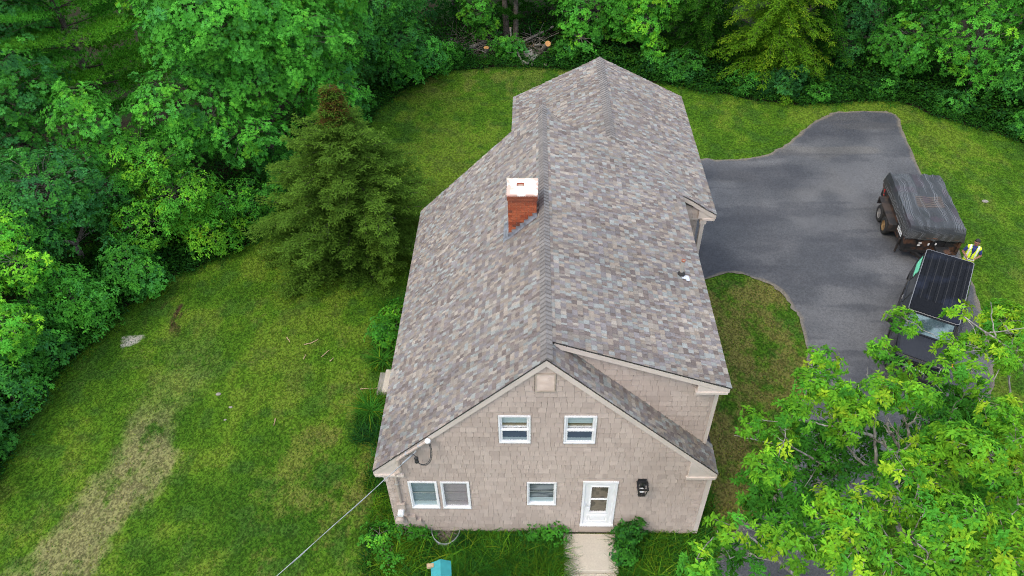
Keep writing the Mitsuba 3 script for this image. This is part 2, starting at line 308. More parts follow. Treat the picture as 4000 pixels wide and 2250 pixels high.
# ---------------------------------------------------------------- the house
H = thing('house', 'beige shingled house with a brown and grey asphalt roof, long shed dormer and brick chimney', 'house')
xL, xR, zE, zA = -4.372, 4.372, 2.882, 7.15
SM, SD, SG = (zA-zE)/xR, 0.3706, 0.5012             # slopes of the main roof, the dormer and the garage
xG, zG, gx0, gx1, gy0, gy1 = 2.24, 6.364, -1.076, 5.556, 8.37, 16.14
y0r, yD0, yD1, y1r, xD = -0.075, 0.50, 10.35, 11.05, 4.335
wl, wr = -4.13, 4.29
def z_left(x, y): return zA+SM*x
def z_right(x, y): return zA-SM*x
def z_gleft(x, y): return zG-SG*(xG-x)
def z_dorm(x, y):
    """dormer and right slope of the garage roof, woven together along a diagonal"""
    d = zA-SD*x; g = zG-SG*(x-xG)
    k = (x-2.25)*0.748+(y-10.35)*0.665
    bl = g+np.maximum(0, d-g)*np.clip(1-k/1.0, 0, 1)
    return np.where(k < 0, d, bl) if np.ndim(k) else (d if k < 0 else bl)

def roof_tabs(zf, xe, xr, hx, ya, yb, keep, slope, g):
    """courses from the eave xe up to xr; returns (verts, uv) of one tab after another"""
    s = np.sign(xr-xe); n = int(math.ceil(abs(xr-xe)/hx)); out = []
    lift = math.hypot(1, slope)
    for c in range(n):
        xa, xb = xe+s*c*hx, xe+s*min((c+1)*hx+0.012, abs(xr-xe))
        y = ya-g.uniform(0, .2); tone = None
        while y < yb:
            w = g.choice([0.06, 0.085, 0.11, 0.145, 0.19], p=[.16, .28, .28, .2, .08])*g.uniform(.9, 1.1)
            a, b = max(y, ya), min(y+w-0.004, yb); y += w
            if b-a < 0.02 or not keep((xa+xb)/2, (a+b)/2): continue
            up = (0.024 if g.random() < .5 else 0.013)*lift; lo = 0.003*lift
            q = np.array([[xa, a], [xa, b], [xb, b], [xb, a]]); zz = np.array([zf(p[0], p[1]) for p in q])
            top = np.c_[q, zz+[up, up, lo+.003, lo+.003]]; bot = np.c_[q, zz-[.002, .002, .006, .006]]
            k = g.choice(7, p=[.15, .12, .13, .22, .12, .16, .10])
            if k == tone: k = g.choice(7)
            tone = k; u = (k+.5)/7
            out.append((np.vstack([top, bot]), (u, g.random())))
    return out
TABF = np.array([[0, 3, 2, 1], [4, 0, 1, 5], [4, 7, 3, 0], [1, 2, 6, 5]])
g = np.random.default_rng(21)
LS = list(roof_tabs(z_left, xL-.02, 0, .102, y0r, y1r, lambda x, y: not (-.97 < x < -.2 and 5.3 < y < 6.03), SM, g))
RS = list(roof_tabs(z_right, xR+.02, 0, .102, y0r, yD0+.35, lambda x, y: True, SM, g))
RS += roof_tabs(z_right, 1.5, 0, .102, yD1, y1r, lambda x, y: True, SM, g)
DS = list(roof_tabs(z_dorm, gx1+.02, 0, .134, yD0, gy1, lambda x, y: (x < xD+.01 and y < yD1 and (x < 2.24 or True)) or (x > 2.2 and y > gy0), SD, g))
GS = list(roof_tabs(z_gleft, gx0-.02, xG, .128, 10.4, gy1, lambda x, y: True, SG, g))
def flip(t):                                   # faces point up whichever way a course climbs
    return [(v, u) for v, u in t]
# the 300 nearest tabs are parts, the rest one part of the same covering
allt = LS+RS+DS+GS
near = np.array([np.linalg.norm(v[:4].mean(0)-CAM) for v, _ in allt])
vis = np.array([u for u in range(len(allt))])
order = np.argsort(near)
RM = MB()
first = set(order[:300].tolist())
scene_roof = f'{H}__roof'
deck = MB()
def slab(x0, x1, y0, y1, zf, th=.09):
    q = np.array([[x0, y0], [x1, y0], [x1, y1], [x0, y1]])
    zz = np.array([zf(*p) for p in q])
    deck.add(np.vstack([np.c_[q, zz-.008], np.c_[q, zz-.008-th]]), [[0, 1, 2, 3], [7, 6, 5, 4], [0, 4, 5, 1], [1, 5, 6, 2], [2, 6, 7, 3], [3, 7, 4, 0]])
slab(xL, 0, y0r+.015, y1r, z_left); slab(0, xR, y0r+.015, 1.2, z_right); slab(0, 1.45, 10.0, y1r, z_right)

def dorm_deck():
    q = np.array([[0, yD0+.015], [xD-.02, yD0+.015], [xD-.02, 8.0], [2.25, 10.32], [0, 10.32]]); z = zA-SD*q[:, 0]-.012
    f = [[0, 1, 2], [0, 2, 3], [0, 3, 4], [7, 6, 5], [8, 7, 5], [9, 8, 5]]+[t for i in range(5) for t in ([i, i+5, (i+1) % 5+5], [i, (i+1) % 5+5, (i+1) % 5])]
    deck.add(np.vstack([np.c_[q, z], np.c_[q, z-.09]]), f)
dorm_deck(); slab(gx0, xG, 10.3, gy1, z_gleft); slab(xG, gx1, gy0+.015, gy1, lambda x, y: zG-.06-SG*(x-xG)*(1-.06/1.66))
put(f'{H}__roof', deck, 'roof_under_mat')
for i, (v, u) in enumerate(allt):
    if i in first:
        put(f'{H}__roof__shingle', MB().add(v, TABF, u), 'roof_shingle_mat')
    else:
        RM.add(v, TABF, u)
put(f'{H}__roof__shingle_field', RM, 'roof_shingle_mat', kind='stuff')
def ridge_caps(x, z, ya, yb, sl, sr, w=.135):
    y = ya; i = 0
    while y < yb-.02:
        b = min(y+.17, yb); l0, l1 = .056, .024
        prof = [(-w, -w*sl), (-w*.25, -w*.25*sl+.004), (0, .012), (w*.25, -w*.25*sr+.004), (w, -w*sr)]
        top = [[x+p, a, z+q+l] for a, l in ((y, l0), (b, l1)) for p, q in prof]
        bot = [[x+p, a, z+q-.01] for a in (y, b) for p, q in prof]
        f = [[j, j+1, j+6, j+5] for j in range(4)]+[[10+j, 10+j+1, j+1, j] for j in range(4)]+[[10, 0, 5, 15], [4, 14, 19, 9]]
        put(f'{H}__roof__ridge_cap', MB().add(top+bot, f, (.5, g.random())), 'ridge_cap_mat')
        y += .148; i += 1
ridge_caps(0, zA, y0r, y1r, SM, SD*1.3)
ridge_caps(xG, zG, yD1-.05, gy1, SG, SG, .15)

# walls: a sheet with openings, shingles laid on it course by course
WIN = {'w1': (-1.116, -.346, 4.084, 5.138), 'w2': (.447, 1.216, 4.084, 5.138), 'w3': (-3.562, -2.798, 1.087, 2.351), 'w4': (-2.712, -1.953, 1.087, 2.351), 'w5': (-.445, .329, 1.31, 2.371)}
DOOR, VENT = (1.018, 1.92, .33, 2.43), (-.247, .216, 6.025, 6.639)
R_ = lambda r, e=0.0: sbox(r[0]-e, r[2]-e, r[1]+e, r[3]+e)
gable = Polygon([(wl, -.1), (wr, -.1), (wr, zA-SM*wr-.12), (0, zA-.14), (wl, zA+SM*wl-.12)])
holes = unary_union([R_(r, -.02) for r in WIN.values()]+[R_(DOOR, -.02)])
FRONT = lambda yb, t: (lambda v: np.c_[v[:, 0], yb+t*v[:, 2], v[:, 1]])
wall = MB().extr(gable.difference(holes), lambda v: np.c_[v[:, 0], v[:, 2], v[:, 1]], 0.0, .10)
body = MB()
body.prism([(wl, -.1), (wr-.02, -.1), (wr-.02, zA-SM*wr-.14), (0, zA-.2), (wl, zA+SM*wl-.14)], lambda p: np.c_[p[:, 0], p[:, 0]*0+.40, p[:, 1]], lambda p: np.c_[p[:, 0], p[:, 0]*0+10.9, p[:, 1]])
body.prism([(.2, 3), (4.15, 3), (4.15, zA-SD*4.15-.12), (.2, zA-SD*.2-.12)], lambda p: np.c_[p[:, 0], p[:, 0]*0+.78, p[:, 1]], lambda p: np.c_[p[:, 0], p[:, 0]*0+8.0, p[:, 1]])
body.prism([(-.8, GZ-.05), (5.3, GZ-.05), (5.3, 4.62), (2.24, 6.12), (-.8, 4.62)], lambda p: np.c_[p[:, 0], p[:, 0]*0+9.52, p[:, 1]], lambda p: np.c_[p[:, 0], p[:, 0]*0+16.0, p[:, 1]])
body.box(wl, wl+.1, .102, .398, -.1, 2.9); body.box(wr-.12, wr-.02, .102, .398, -.1, 2.7)
wall.v += body.v; wall.uv += body.uv; wall.f += [f+wall.n for f in body.f]; wall.n += body.n
put(f'{H}__wall', wall, 'wall_under_mat')
put(f'{H}__foundation', MB().box(wl+.03, wr-.03, .03, 10.85, GZ-.4, -.102), 'grey_concrete_mat')

def wall_shingles(poly, exp, z0, yb, wmin, wmax, g):
    """cut shingles over the polygon (x, z) that stand on the plane y = yb"""
    x0, za, x1, zb = poly.bounds; out = []; z = z0
    import shapely
    shapely.prepare(poly)
    while z < zb:
        x = x0-g.uniform(0, .2); h = exp; wav = 0.0
        while x < x1:
            w = g.uniform(wmin, wmax); zj = g.uniform(-.0015, .0015)
            q = sbox(x, z+zj+wav, x+w-.0058, z+h+.004); x += w
            if not poly.intersects(q): continue
            if not poly.contains(q): q = poly.intersection(q)
            for s in getattr(q, 'geoms', [q]):
                if s.geom_type != 'Polygon' or s.area < .0012: continue
                c = np.array(s.exterior.coords)[:-1]
                if len(c) > 6: c = np.array(s.convex_hull.exterior.coords)[:-1]
                fr = lambda p, a=z, b=g.uniform(-.0015, .002): np.c_[p[:, 0], yb-.034-b+.026*(p[:, 1]-a)/exp, p[:, 1]]
                bk = lambda p: np.c_[p[:, 0], p[:, 0]*0+yb-.001, p[:, 1]]
                out.append((c, fr, bk, (g.random(), g.random())))
        z += exp
    return out
cut = unary_union([R_(r, .012) for r in WIN.values()]+[R_(DOOR, .012), R_(VENT, .012)])
skin = gable.difference(cut).difference(sbox(wr-.125, -.2, 9, 2.7)).difference(sbox(DOOR[0]-.02, -.1, DOOR[1]+.02, .32))
WS = wall_shingles(skin, .1915, -.1, 0.0, .10, .27, g)
cheekp = Polygon([(.45, zA-SM*.45+.02), (4.07, zA-SM*4.07+.02), (4.07, zA-SD*4.07-.26), (.45, zA-SD*.45-.17)])
put(f'{H}__dormer_wall', MB().extr(Polygon([(.20, zA-SM*.2-.1), (4.15, zA-SM*4.15-.1), (4.15, zA-SD*4.15-.13), (.20, zA-SD*.2-.13)]), lambda v: np.c_[v[:, 0], v[:, 2], v[:, 1]], .70, .78), 'wall_under_mat')
CS = wall_shingles(cheekp, .19, 2.95, .70, .12, .32, g)
PS = wall_shingles(Polygon([(4.2, 4.50), (5.12, 4.50), (5.12, float(z_dorm(5.12, 8.38))-.22), (4.6, float(z_dorm(4.6, 8.38))-.22), (4.2, float(z_dorm(4.35, 8.38))-.20)]), .19, 4.50, 8.47, .12, .3, g)+wall_shingles(Polygon([(4.2, -.2), (5.3, -.2), (5.3, 4.46), (4.2, 4.46)]), .19, -.2, 9.52, .12, .3, g)
# the 300 wall shingles that show largest (the top of the gable and the cheek) are parts
def dist(c, yb): return np.linalg.norm(np.array([c[:, 0].mean(), yb, c[:, 1].mean()])-CAM)-(.6*np.ptp(c[:, 0]))
allw = [(s, 0.0) for s in WS]+[(s, .70) for s in CS]
rank = np.argsort([dist(s[0], yb) for s, yb in allw]); first = set(rank[:300].tolist())
rest, restc = MB(), MB()
for i, (s, yb) in enumerate(allw):
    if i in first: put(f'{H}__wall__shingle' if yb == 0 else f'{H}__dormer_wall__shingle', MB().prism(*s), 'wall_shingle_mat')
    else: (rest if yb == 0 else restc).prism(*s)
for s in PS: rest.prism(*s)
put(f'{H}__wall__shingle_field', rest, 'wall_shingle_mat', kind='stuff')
if restc.n: put(f'{H}__dormer_wall__shingle_field', restc, 'wall_shingle_mat', kind='stuff')

# trim: rake boards, drip edges, returns, corner boards
def xzy(ya, yb): return (lambda p: np.c_[p[:, 0], p[:, 0]*0+ya, p[:, 1]]), (lambda p: np.c_[p[:, 0], p[:, 0]*0+yb, p[:, 1]])
def rake(P, Q, ya, yb, drop=.03, wid=.21, dz=.026):
    P, Q = np.array(P), np.array(Q)
    put(f'{H}__rake_board', MB().prism([P-[0, drop], Q-[0, drop], Q-[0, drop+wid], P-[0, drop+wid*.9]], *xzy(ya, yb)), 'trim_mat')
    put(f'{H}__drip_edge', MB().prism([P-[0, -.004], Q-[0, -.004], Q-[0, dz], P-[0, dz]], *xzy(ya-.012, ya+.02)), 'drip_mat')
rake((xL-.01, zE), (0, zA), -.075, -.024); rake((xR+.01, zE), (0, zA), -.075, -.024)
rake((xD, zA-SD*xD), (.17, zA-SD*.17), yD0, yD0+.05, .03, .17); 
zp = lambda x: float(z_dorm(x, gy0+.01))
xs_ = [gx1+.01, 5.2, 4.8, 4.33]
for xa_, xb_ in zip(xs_[:-1], xs_[1:]): rake((xa_, zp(xa_)), (xb_, zp(xb_)), gy0, gy0+.05, .03, .17)
def ret(pts, ya, yb, bx):
    put(f'{H}__cornice_return', MB().prism(pts, *xzy(ya, yb)).box(*bx), 'trim_mat')
ret([(xL+.03, zE-.05), (xL+.72, zE+.62*SM), (xL+.72, zE-.155), (xL+.05, zE-.155)], -.060, -.02, (xL+.02, xL+.76, -.10, -.02, zE-.235, zE-.157))
ret([(xR-.03, zE-.05), (xR-.05, zE-.155), (xR-.72, zE-.155), (xR-.72, zE+.62*SM)], -.060, -.02, (xR-.76, xR-.02, -.10, -.02, zE-.235, zE-.157))
ret([(xD-.02, zA-SD*xD-.06), (xD-.04, zA-SD*xD-.16), (xD-.75, zA-SD*xD-.16), (xD-.75, zA-SD*(xD-.75)-.1)], yD0+.02, yD0+.06, (xD-.78, xD-.03, yD0-.01, yD0+.19, zA-SD*xD-.235, zA-SD*xD-.162))
ret([(gx1-.02, 4.64), (gx1-.04, 4.53), (gx1-.55, 4.53), (gx1-.55, 4.86)], gy0+.02, gy0+.06, (gx1-.42, gx1-.02, gy0-.01, gy0+.14, 4.45, 4.528))
put(f'{H}__corner_board', MB().box(wr-.12, wr+.012, -.036, .10, -.098, zE-.24), 'trim_mat')
put(f'{H}__corner_board', MB().box(wl-.03, wl+.07, -.034, .10, 2.35, zE-.24), 'trim_mat')
put(f'{H}__corner_board', MB().box(4.075, 4.172, .664, .78, 3.08, zA-SD*4.1-.27), 'trim_mat')
for bb in ((xL+.02, xL+.05, y0r+.03, 10.95, zE-.23, zE-.10), (xR-.05, xR-.02, y0r+.03, .9, zE-.23, zE-.10), (xD-.06, xD-.03, yD0+.06, 8.2, zA-SD*xD-.22, zA-SD*xD-.10), (gx1-.06, gx1-.03, gy0+.15, gy1-.05, 4.50, 4.62)):
    put(f'{H}__eave_board', MB().box(*bb), 'trim_mat')
for bb in ((xL+.05, wl+.02, .1, 10.9, zE-.22, zE-.20), (4.2, 5.09, 8.56, 9.5, 4.46, 4.49), (5.31, 5.5, 9.5, 16, 4.52, 4.55), (4.17, xD-.061, .8, 8.2, zA-SD*xD-.2, zA-SD*xD-.18)):
    put(f'{H}__soffit', MB().box(*bb), 'trim_mat')
put(f'{H}__porch_post', MB().box(5.13, 5.25, 8.42, 8.54, GZ, 4.30).box(5.09, 5.29, 8.385, 8.575, 4.30, 4.45), 'trim_mat')
put(f'{H}__porch_beam', MB().box(4.2, 5.13, 8.44, 8.50, 4.455, 4.505).box(5.10, 5.26, 8.58, 9.5, 4.40, 4.458), 'trim_mat')
put(f'{H}__porch_wall', MB().extr(Polygon([(4.2, 4.50), (5.2, 4.50), (5.2, float(z_dorm(5.2, 8.38))-.13), (4.6, float(z_dorm(4.6, 8.38))-.11), (4.3, float(z_dorm(4.35, 8.38))-.06)]), lambda v: np.c_[v[:, 0], v[:, 2], v[:, 1]], 8.47, 8.53), 'wall_under_mat')

# windows
def window(r, split, kind):
    x0, x1, z0, z1 = r; w = put(f'{H}__window', frame_mb(x0, x1, z0, z1, .042, -.050, .05), 'white_mat')
    a, b, c, d = x0+.046, x1-.046, z0+.046, z1-.046
    zm = c+(d-c)*split
    if kind == 'upper':
        put(f'{w}__sash', frame_mb(a, b, zm-.02, d, .045, -.012, .03), 'white_mat')
        put(f'{w}__sash', frame_mb(a, b, c, zm+.024, .045, -.034, -.013), 'white_mat')
        put(f'{w}__pane', MB().add([[a+.04, .004, zm], [b-.04, .004, zm], [b-.04, .004, d-.04], [a+.04, .004, d-.04]], [[0, 1, 2, 3]]), 'pane_mat')
        put(f'{w}__blind', MB().box(a, b, .07, .085, zm+.17, d+.02), 'blind_mat')
        put(f'{w}__inner_rail', MB().box(a, b, .045, .075, zm+.028, zm+.062), 'white_mat')
        put(f'{w}__window_sill', MB().box(a, b, .078, .30, zm+.05, zm+.10).box(a+.27, a+.35, .06, .077, zm+.075, zm+.13), 'sill_wood_mat')
        put(f'{w}__insect_screen', MB().box(a+.03, b-.03, -.006, -.002, c+.15, zm), 'screen_mat')
        put(f'{w}__lower_pane', MB().box(a+.03, b-.03, -.006, -.002, c+.03, c+.148), 'blue_blind_mat')
    else:
        bm = {'blue': 'blue_blind_mat', 'grey': 'grey_blind_mat', 'dark': 'room_mat'}[kind]
        put(f'{w}__sash', frame_mb(a, b, c, d, .024, -.030, .03), 'white_mat')
        put(f'{w}__meeting_rail', MB().box(a+.024, b-.024, -.004, .012, zm-.012, zm+.012), 'grey_blind_mat' if kind == 'grey' else 'galv_mat')
        put(f'{w}__pane', MB().add([[a+.02, -.012, c+.02], [b-.02, -.012, c+.02], [b-.02, -.012, d-.02], [a+.02, -.012, d-.02]], [[0, 1, 2, 3]]), 'pane_mat')
        put(f'{w}__blind', MB().box(a, b, .05, .065, c+.20, d+.02), bm)
        put(f'{w}__lower_rail', MB().box(a, b, .03, .05, c-.01, c+.19), 'blind_mat' if kind != 'grey' else 'grey_blind_mat')
def frame_mb(x0, x1, z0, z1, t, ya, yb):
    m = MB(); m.box(x0, x1, ya, yb, z1-t, z1); m.box(x0, x1, ya-.004, yb, z0, z0+t)
    m.box(x0, x0+t, ya+.002, yb, z0+t, z1-t); m.box(x1-t, x1, ya+.002, yb, z0+t, z1-t)
    return m
window(WIN['w1'], .46, 'upper'); window(WIN['w2'], .46, 'upper')
window(WIN['w3'], .55, 'blue'); window(WIN['w4'], .55, 'grey'); window(WIN['w5'], .55, 'dark')
for k, t in enumerate(['double hung window on the left of the upper gable', 'double hung window on the right of the upper gable', 'leftmost lower window with a blue grey blind', 'lower window with a mauve grey blind', 'lower window nearest the door with a dark room behind']):
    tag(f'{H}__window' if k == 0 else f'{H}__window_{k:03d}', t)
# door
x0, x1, z0, z1 = DOOR
D = f'{H}__door'
a, b, c, d = x0+.065, x1-.065, z0+.05, z1-.065
gx_a, gx_b, gz_a, gz_b, gm = a+.165, b-.165, c+.56, d-.19, 0
gm = gz_a+(gz_b-gz_a)*.52
leaf = MB().extr(sbox(a, c, b, d).difference(sbox(gx_a, gz_a, gx_b, gz_b)), lambda v: np.c_[v[:, 0], v[:, 2], v[:, 1]], -.020, .02)
put(D, leaf, 'white_mat'); tag(D, 'white storm door with two glass panes')
fr = MB(); fr.box(x0, x0+.06, -.05, .05, z0, z1-.06); fr.box(x1-.06, x1, -.05, .05, z0, z1-.06); fr.box(x0-.01, x1+.01, -.058, .05, z1-.06, z1+.012); fr.box(x0-.01, x1+.01, -.085, .05, z0-.03, z0+.03)
put(f'{D}__frame', fr, 'white_mat')
put(f'{D}__panel', frame_mb(a+.10, b-.10, c+.10, c+.42, .03, -.030, -.0202).box(a+.17, b-.17, -.027, -.0202, c+.16, c+.36), 'white_mat')
put(f'{D}__glazing_bar', frame_mb(gx_a-.02, gx_b+.02, gz_a-.02, gz_b+.02, .028, -.032, -.0205).box(gx_a, gx_b, -.034, -.004, gm-.02, gm+.02), 'white_mat')
for p, q in ((gz_a, gm-.02), (gm+.02, gz_b)):
    put(f'{D}__pane', MB().add([[gx_a, -.006, p], [gx_b, -.006, p], [gx_b, -.006, q], [gx_a, -.006, q]], [[0, 1, 2, 3]]), 'pane_mat')
put(f'{D}__inner_door', MB().box(a, b, .045, .07, c, d), 'door_glass_back_mat')
put(f'{D}__handle', MB().box(a+.035, a+.065, -.032, -.0202, c+.86, c+1.02).tube([[a+.05, -.03, c+.93], [a+.05, -.075, c+.93], [a+.17, -.075, c+.925]], .012), 'silver_mat')
put(f'{H}__door_apron', MB().box(DOOR[0]-.02, DOOR[1]+.02, -.022, -.001, -.1, .298), 'beige_paint_mat')
# gable vent
x0, x1, z0, z1 = VENT
V = put(f'{H}__gable_vent', frame_mb(x0, x1, z0, z1, .03, -.05, -.001), 'copper_mat'); tag(V, 'copper coloured louvred vent under the gable peak')
put(f'{V}__backing', MB().box(x0+.03, x1-.03, -.006, -.001, z0+.03, z1-.03), 'copper_mat')
n = 14
for i in range(n):
    zc = z0+.045+(z1-z0-.09)*(i+.5)/n
    put(f'{V}__slat', MB().obox([(x0+x1)/2, -.028, zc], [[(x1-x0)/2-.032, 0, 0], [0, .018, .014], [0, -.0022, .0028]]), 'copper_mat')
# vent pipe through the dormer roof
P = np.array([3.69, 4.24, zA-SD*3.69])
V = put(f'{H}__vent_pipe', MB().tube([P-[0, 0, .05], P+[0, 0, .50]], .052, 12), 'pipe_mat'); tag(V, 'grey plumbing vent pipe with a rusty tip on the dormer roof')
put(f'{V}__rusty_tip', MB().lathe([(.030, .46), (.030, .515), (.056, .515), (.056, .475)], P, n=12), 'rust_pipe_mat')
put(f'{V}__rubber_collar', MB().lathe([(.11, .02), (.10, .06), (.055, .12), (.053, .12)], P, n=14), 'rubber_mat')
tl = np.array([1, 0, -SD])/math.hypot(1, SD); nl = np.array([SD, 0, 1])/math.hypot(1, SD)
put(f'{V}__flashing', MB().obox(P+tl*.10+nl*.028+[0, -.10, 0], [tl*.12, [0, .08, 0], nl*.004]).obox(P+tl*.15+nl*.036+[0, -.12, 0], [tl*.045+np.array([0, .01, 0]), [0, .11, 0], nl*.004]), 'silver_mat')
# chimney
cx0, cx1, cy0, cy1, ct = -.97, -.20, 5.30, 6.03, 7.63
C = put(f'{H}__chimney', MB().box(cx0+.02, cx1-.02, cy0+.02, cy1-.02, 5.6, ct), 'mortar_mat'); tag(C, 'red brick chimney with a whitewashed crown left of the ridge')
zc, i = 6.02, 0; bh = .0805
while zc < ct-.01:
    pr = .022 if zc > ct-2.2*bh else 0.0
    off = .5 if i % 2 else 0
    for side in range(4):
        L = (cx1-cx0 if side % 2 == 0 else cy1-cy0)+2*pr
        nb = 3.5; bl = L/nb; xs = [0] + ([bl/2] if off else []) ; 
        e = [0.0]+[bl*(k+(.5 if off else 1)) for k in range(4) if bl*(k+(.5 if off else 1)) < L-.02]+[L]
        for p, q in zip(e[:-1], e[1:]):
            u = (g.random()*.86 if g.random() > .05 else .97, .5); j = .004 if g.random() < .2 else 0
            p_, q_ = p+.005+(.03 if side % 2 and p == 0 else 0), q-.005-(.03 if side % 2 and q == L else 0)
            zz = (zc+.005, zc+bh-.005)
            if side == 0: bb = (cx0-pr+p_, cx0-pr+q_, cy0-pr-j, cy0+.03)
            elif side == 2: bb = (cx0-pr+p_, cx0-pr+q_, cy1-.03, cy1+pr+j)
            elif side == 1: bb = (cx1-.03, cx1+pr+j, cy0-pr+p_, cy0-pr+q_)
            else: bb = (cx0-pr-j, cx0+.03, cy0-pr+p_, cy0-pr+q_)
            put(f'{C}__brick', MB().box(*bb, *zz, u), 'brick_mat')
    zc += bh; i += 1
zt = zc
hole = sbox(-.74, 5.67, -.53, 5.85).buffer(-.03).buffer(.03)
crown = sbox(cx0-.028, cy0-.028, cx1+.028, cy1+.028)
put(f'{C}__crown', MB().extr(crown.difference(hole), lambda v: v, zt-.004, zt+.045), 'crown_mat')
put(f'{C}__flue', MB().extr(hole.buffer(.0).difference(hole.buffer(-.022)), lambda v: v, zt-.30, zt+.03), 'clay_mat')
put(f'{C}__flue_floor', MB().box(-.74, -.53, 5.67, 5.85, zt-.32, zt-.30), 'drip_mat')
for k in range(7):                                      # stepped lead along the front, up the slope
    xa = cx0-.02+k*.114; zb = z_left(xa, 0)
    put(f'{C}__flashing', MB().obox([xa+.057, cy0-.012-.002*(k % 2), zb+.075+.06], [[.06, 0, .012], [0, .005, 0], [-.006, .0, .082]]), 'lead_mat')
put(f'{C}__flashing', MB().add([[cx0-.03, cy0-.09, z_left(cx0-.03, 0)+.03], [cx1+.02, cy0-.09, z_left(cx1+.02, 0)+.03], [cx1+.02, cy0-.005, z_left(cx1+.02, 0)+.045], [cx0-.03, cy0-.005, z_left(cx0-.03, 0)+.045]], [[0, 1, 2, 3]]), 'lead_mat')
put(f'{C}__flashing', MB().box(cx0-.16, cx0-.008, cy0-.06, cy1+.05, 0, .005).xf(np.array([[1, 0, 0], [0, 1, 0], [SM, 0, 1]]), [0, 0, zA+.03]), 'lead_mat')

# ---------------------------------------------------------------- things on and beside the front wall
t = thing('wall_lantern', 'black wall lantern right of the white door', 'lantern')
lx_ = 2.52
put(f'{t}__back_plate', MB().box(lx_-.11, lx_+.11, -.05, -.024, 2.16, 2.56), 'black_mat')
fr = MB()
for sx in (-1, 1):
    for sy in (0, 1): fr.tube([[lx_+sx*.125, -.06-.24*sy, 2.47], [lx_+sx*.080, -.08-.17*sy, 2.12]], .016, 4)
fr.box(lx_-.145, lx_-.10, -.32, -.05, 2.46, 2.49).box(lx_+.10, lx_+.145, -.32, -.05, 2.46, 2.49).box(lx_-.10, lx_+.10, -.32, -.28, 2.46, 2.49).box(lx_-.10, lx_+.10, -.09, -.05, 2.46, 2.49).box(lx_-.09, lx_+.09, -.26, -.07, 2.10, 2.125)
put(f'{t}__cage', fr, 'black_mat'); put(f'{t}__glass', MB().lathe([(.085, 2.13), (.13, 2.45)], (lx_, -.17, 0), n=4), 'pane_mat')
put(f'{t}__bulb', MB().ball((lx_, -.17, 2.26), (.065, .065, .08)), 'white_mat')
put(f'{t}__scroll', MB().tube([[lx_+.07, -.03, 2.20], [lx_+.10, -.06, 1.96], [lx_+.085, -.09, 1.84]], .010, 4), 'black_mat')
t = thing('service_mast', 'beige electrical conduit with a white weatherhead along the left rake', 'electrical conduit')
put(f'{t}__conduit', MB().tube([[-2.86, -.15, 4.27], [-3.20, -.15, 3.95], [-3.58, -.15, 3.59], [-3.66, -.15, 3.47], [-3.655, -.145, 3.32], [-3.64, -.14, 3.05], [-3.67, -.10, 2.90], [-3.80, -.07, 2.78], [-3.835, -.065, 2.62], [-3.84, -.065, 2.0], [-3.84, -.065, 1.37]], .036, 8), 'beige_paint_mat')
put(f'{t}__weatherhead', MB().ball((-2.83, -.17, 4.31), (.075, .07, .065)), 'white_mat')
for p in ([-3.05, 4.09], [-3.40, 3.76], [-3.84, 2.3]):
    put(f'{t}__strap', MB().box(p[0]-.05, p[0]+.05, -.19 if p[1] > 3 else -.105, -.03, p[1]-.014, p[1]+.014), 'galv_mat')
for k, (dx, sag) in enumerate(((0, 0), (.03, .06))):
    th = np.linspace(0, 1, 12)[:, None]
    loop = (1-th)**3*np.array([-2.80+dx, -.20, 4.24])+3*th*(1-th)**2*np.array([-2.72+dx, -.24, 3.55-sag])+3*th**2*(1-th)*np.array([-2.98, -.26, 3.28-sag])+th**3*np.array([-3.15, -.25, 3.56])
    put(f'{t}__drip_loop', MB().tube(loop, .011, 5), 'dark_cable_mat')
for zz in (3.70, 3.57): put(f'{t}__splice', MB().ball((-3.16, -.25, zz), (.055, .05, .062)), 'black_mat')
th = np.linspace(0, 1, 8)[:, None]
put(f'{t}__drip_loop', MB().tube((1-th)**2*np.array([-3.42, -.22, 3.74])+2*th*(1-th)*np.array([-3.2, -.26, 4.02])+th**2*np.array([-3.16, -.25, 3.74]), .011, 5), 'dark_cable_mat')
t = thing('power_line', 'silver overhead service cable running from the left rake across the lawn', 'cable')
A, B = np.array([-3.22, -.20, 3.83]), np.array([-21.0, -24.5, 8.4])
s = np.linspace(0, 1, 60)[:, None]; L_ = A+(B-A)*s-np.array([0, 0, 1])*(4*s*(1-s))*.55
put(f'{t}__bare_wire', MB().tube(L_, .008, 5), 'galv_mat')
ph = s[:, 0]*260
put(f'{t}__insulated_wire', MB().tube(L_+np.c_[np.cos(ph)*.016, ph*0, np.sin(ph)*.016-.008], .007, 5), 'cable_mat')
put(f'{t}__clamp', MB().tube([[-3.15, -.16, 3.90], [-3.22, -.20, 3.83], [-3.45, -.5, 3.86]], .016, 5), 'galv_mat')
t = thing('electric_meter', 'white round electric meter on a beige box at the left corner', 'meter')
put(f'{t}__box', MB().box(-3.95, -3.74, -.13, -.024, 1.16, 1.38), 'beige_paint_mat')
put(f'{t}__dial', MB().lathe([(0, .16), (.07, .16), (.085, .13), (.085, 0)], (-3.86, -.10, 1.06), (0, -1, 0), 18), 'white_mat')
put(f'{t}__socket', MB().box(-3.96, -3.76, -.10, -.024, .90, 1.158), 'beige_paint_mat')
t = thing('gas_regulator', 'round beige fitting low on the left corner of the wall', 'utility fitting')
put(f'{t}__cover', MB().lathe([(0, .17), (.09, .16), (.125, .10), (.125, 0)], (-3.95, -.02, .58), (0, -1, 0), 18), 'beige_paint_mat')
put(f'{t}__hoop', MB().lathe([(.128, .03), (.137, .03), (.137, .06), (.128, .06)], (-3.95, -.02, .58), (0, -1, 0), 18), 'galv_mat')
t = thing('utility_box', 'larger of the two small beige utility boxes low on the wall', 'utility box')
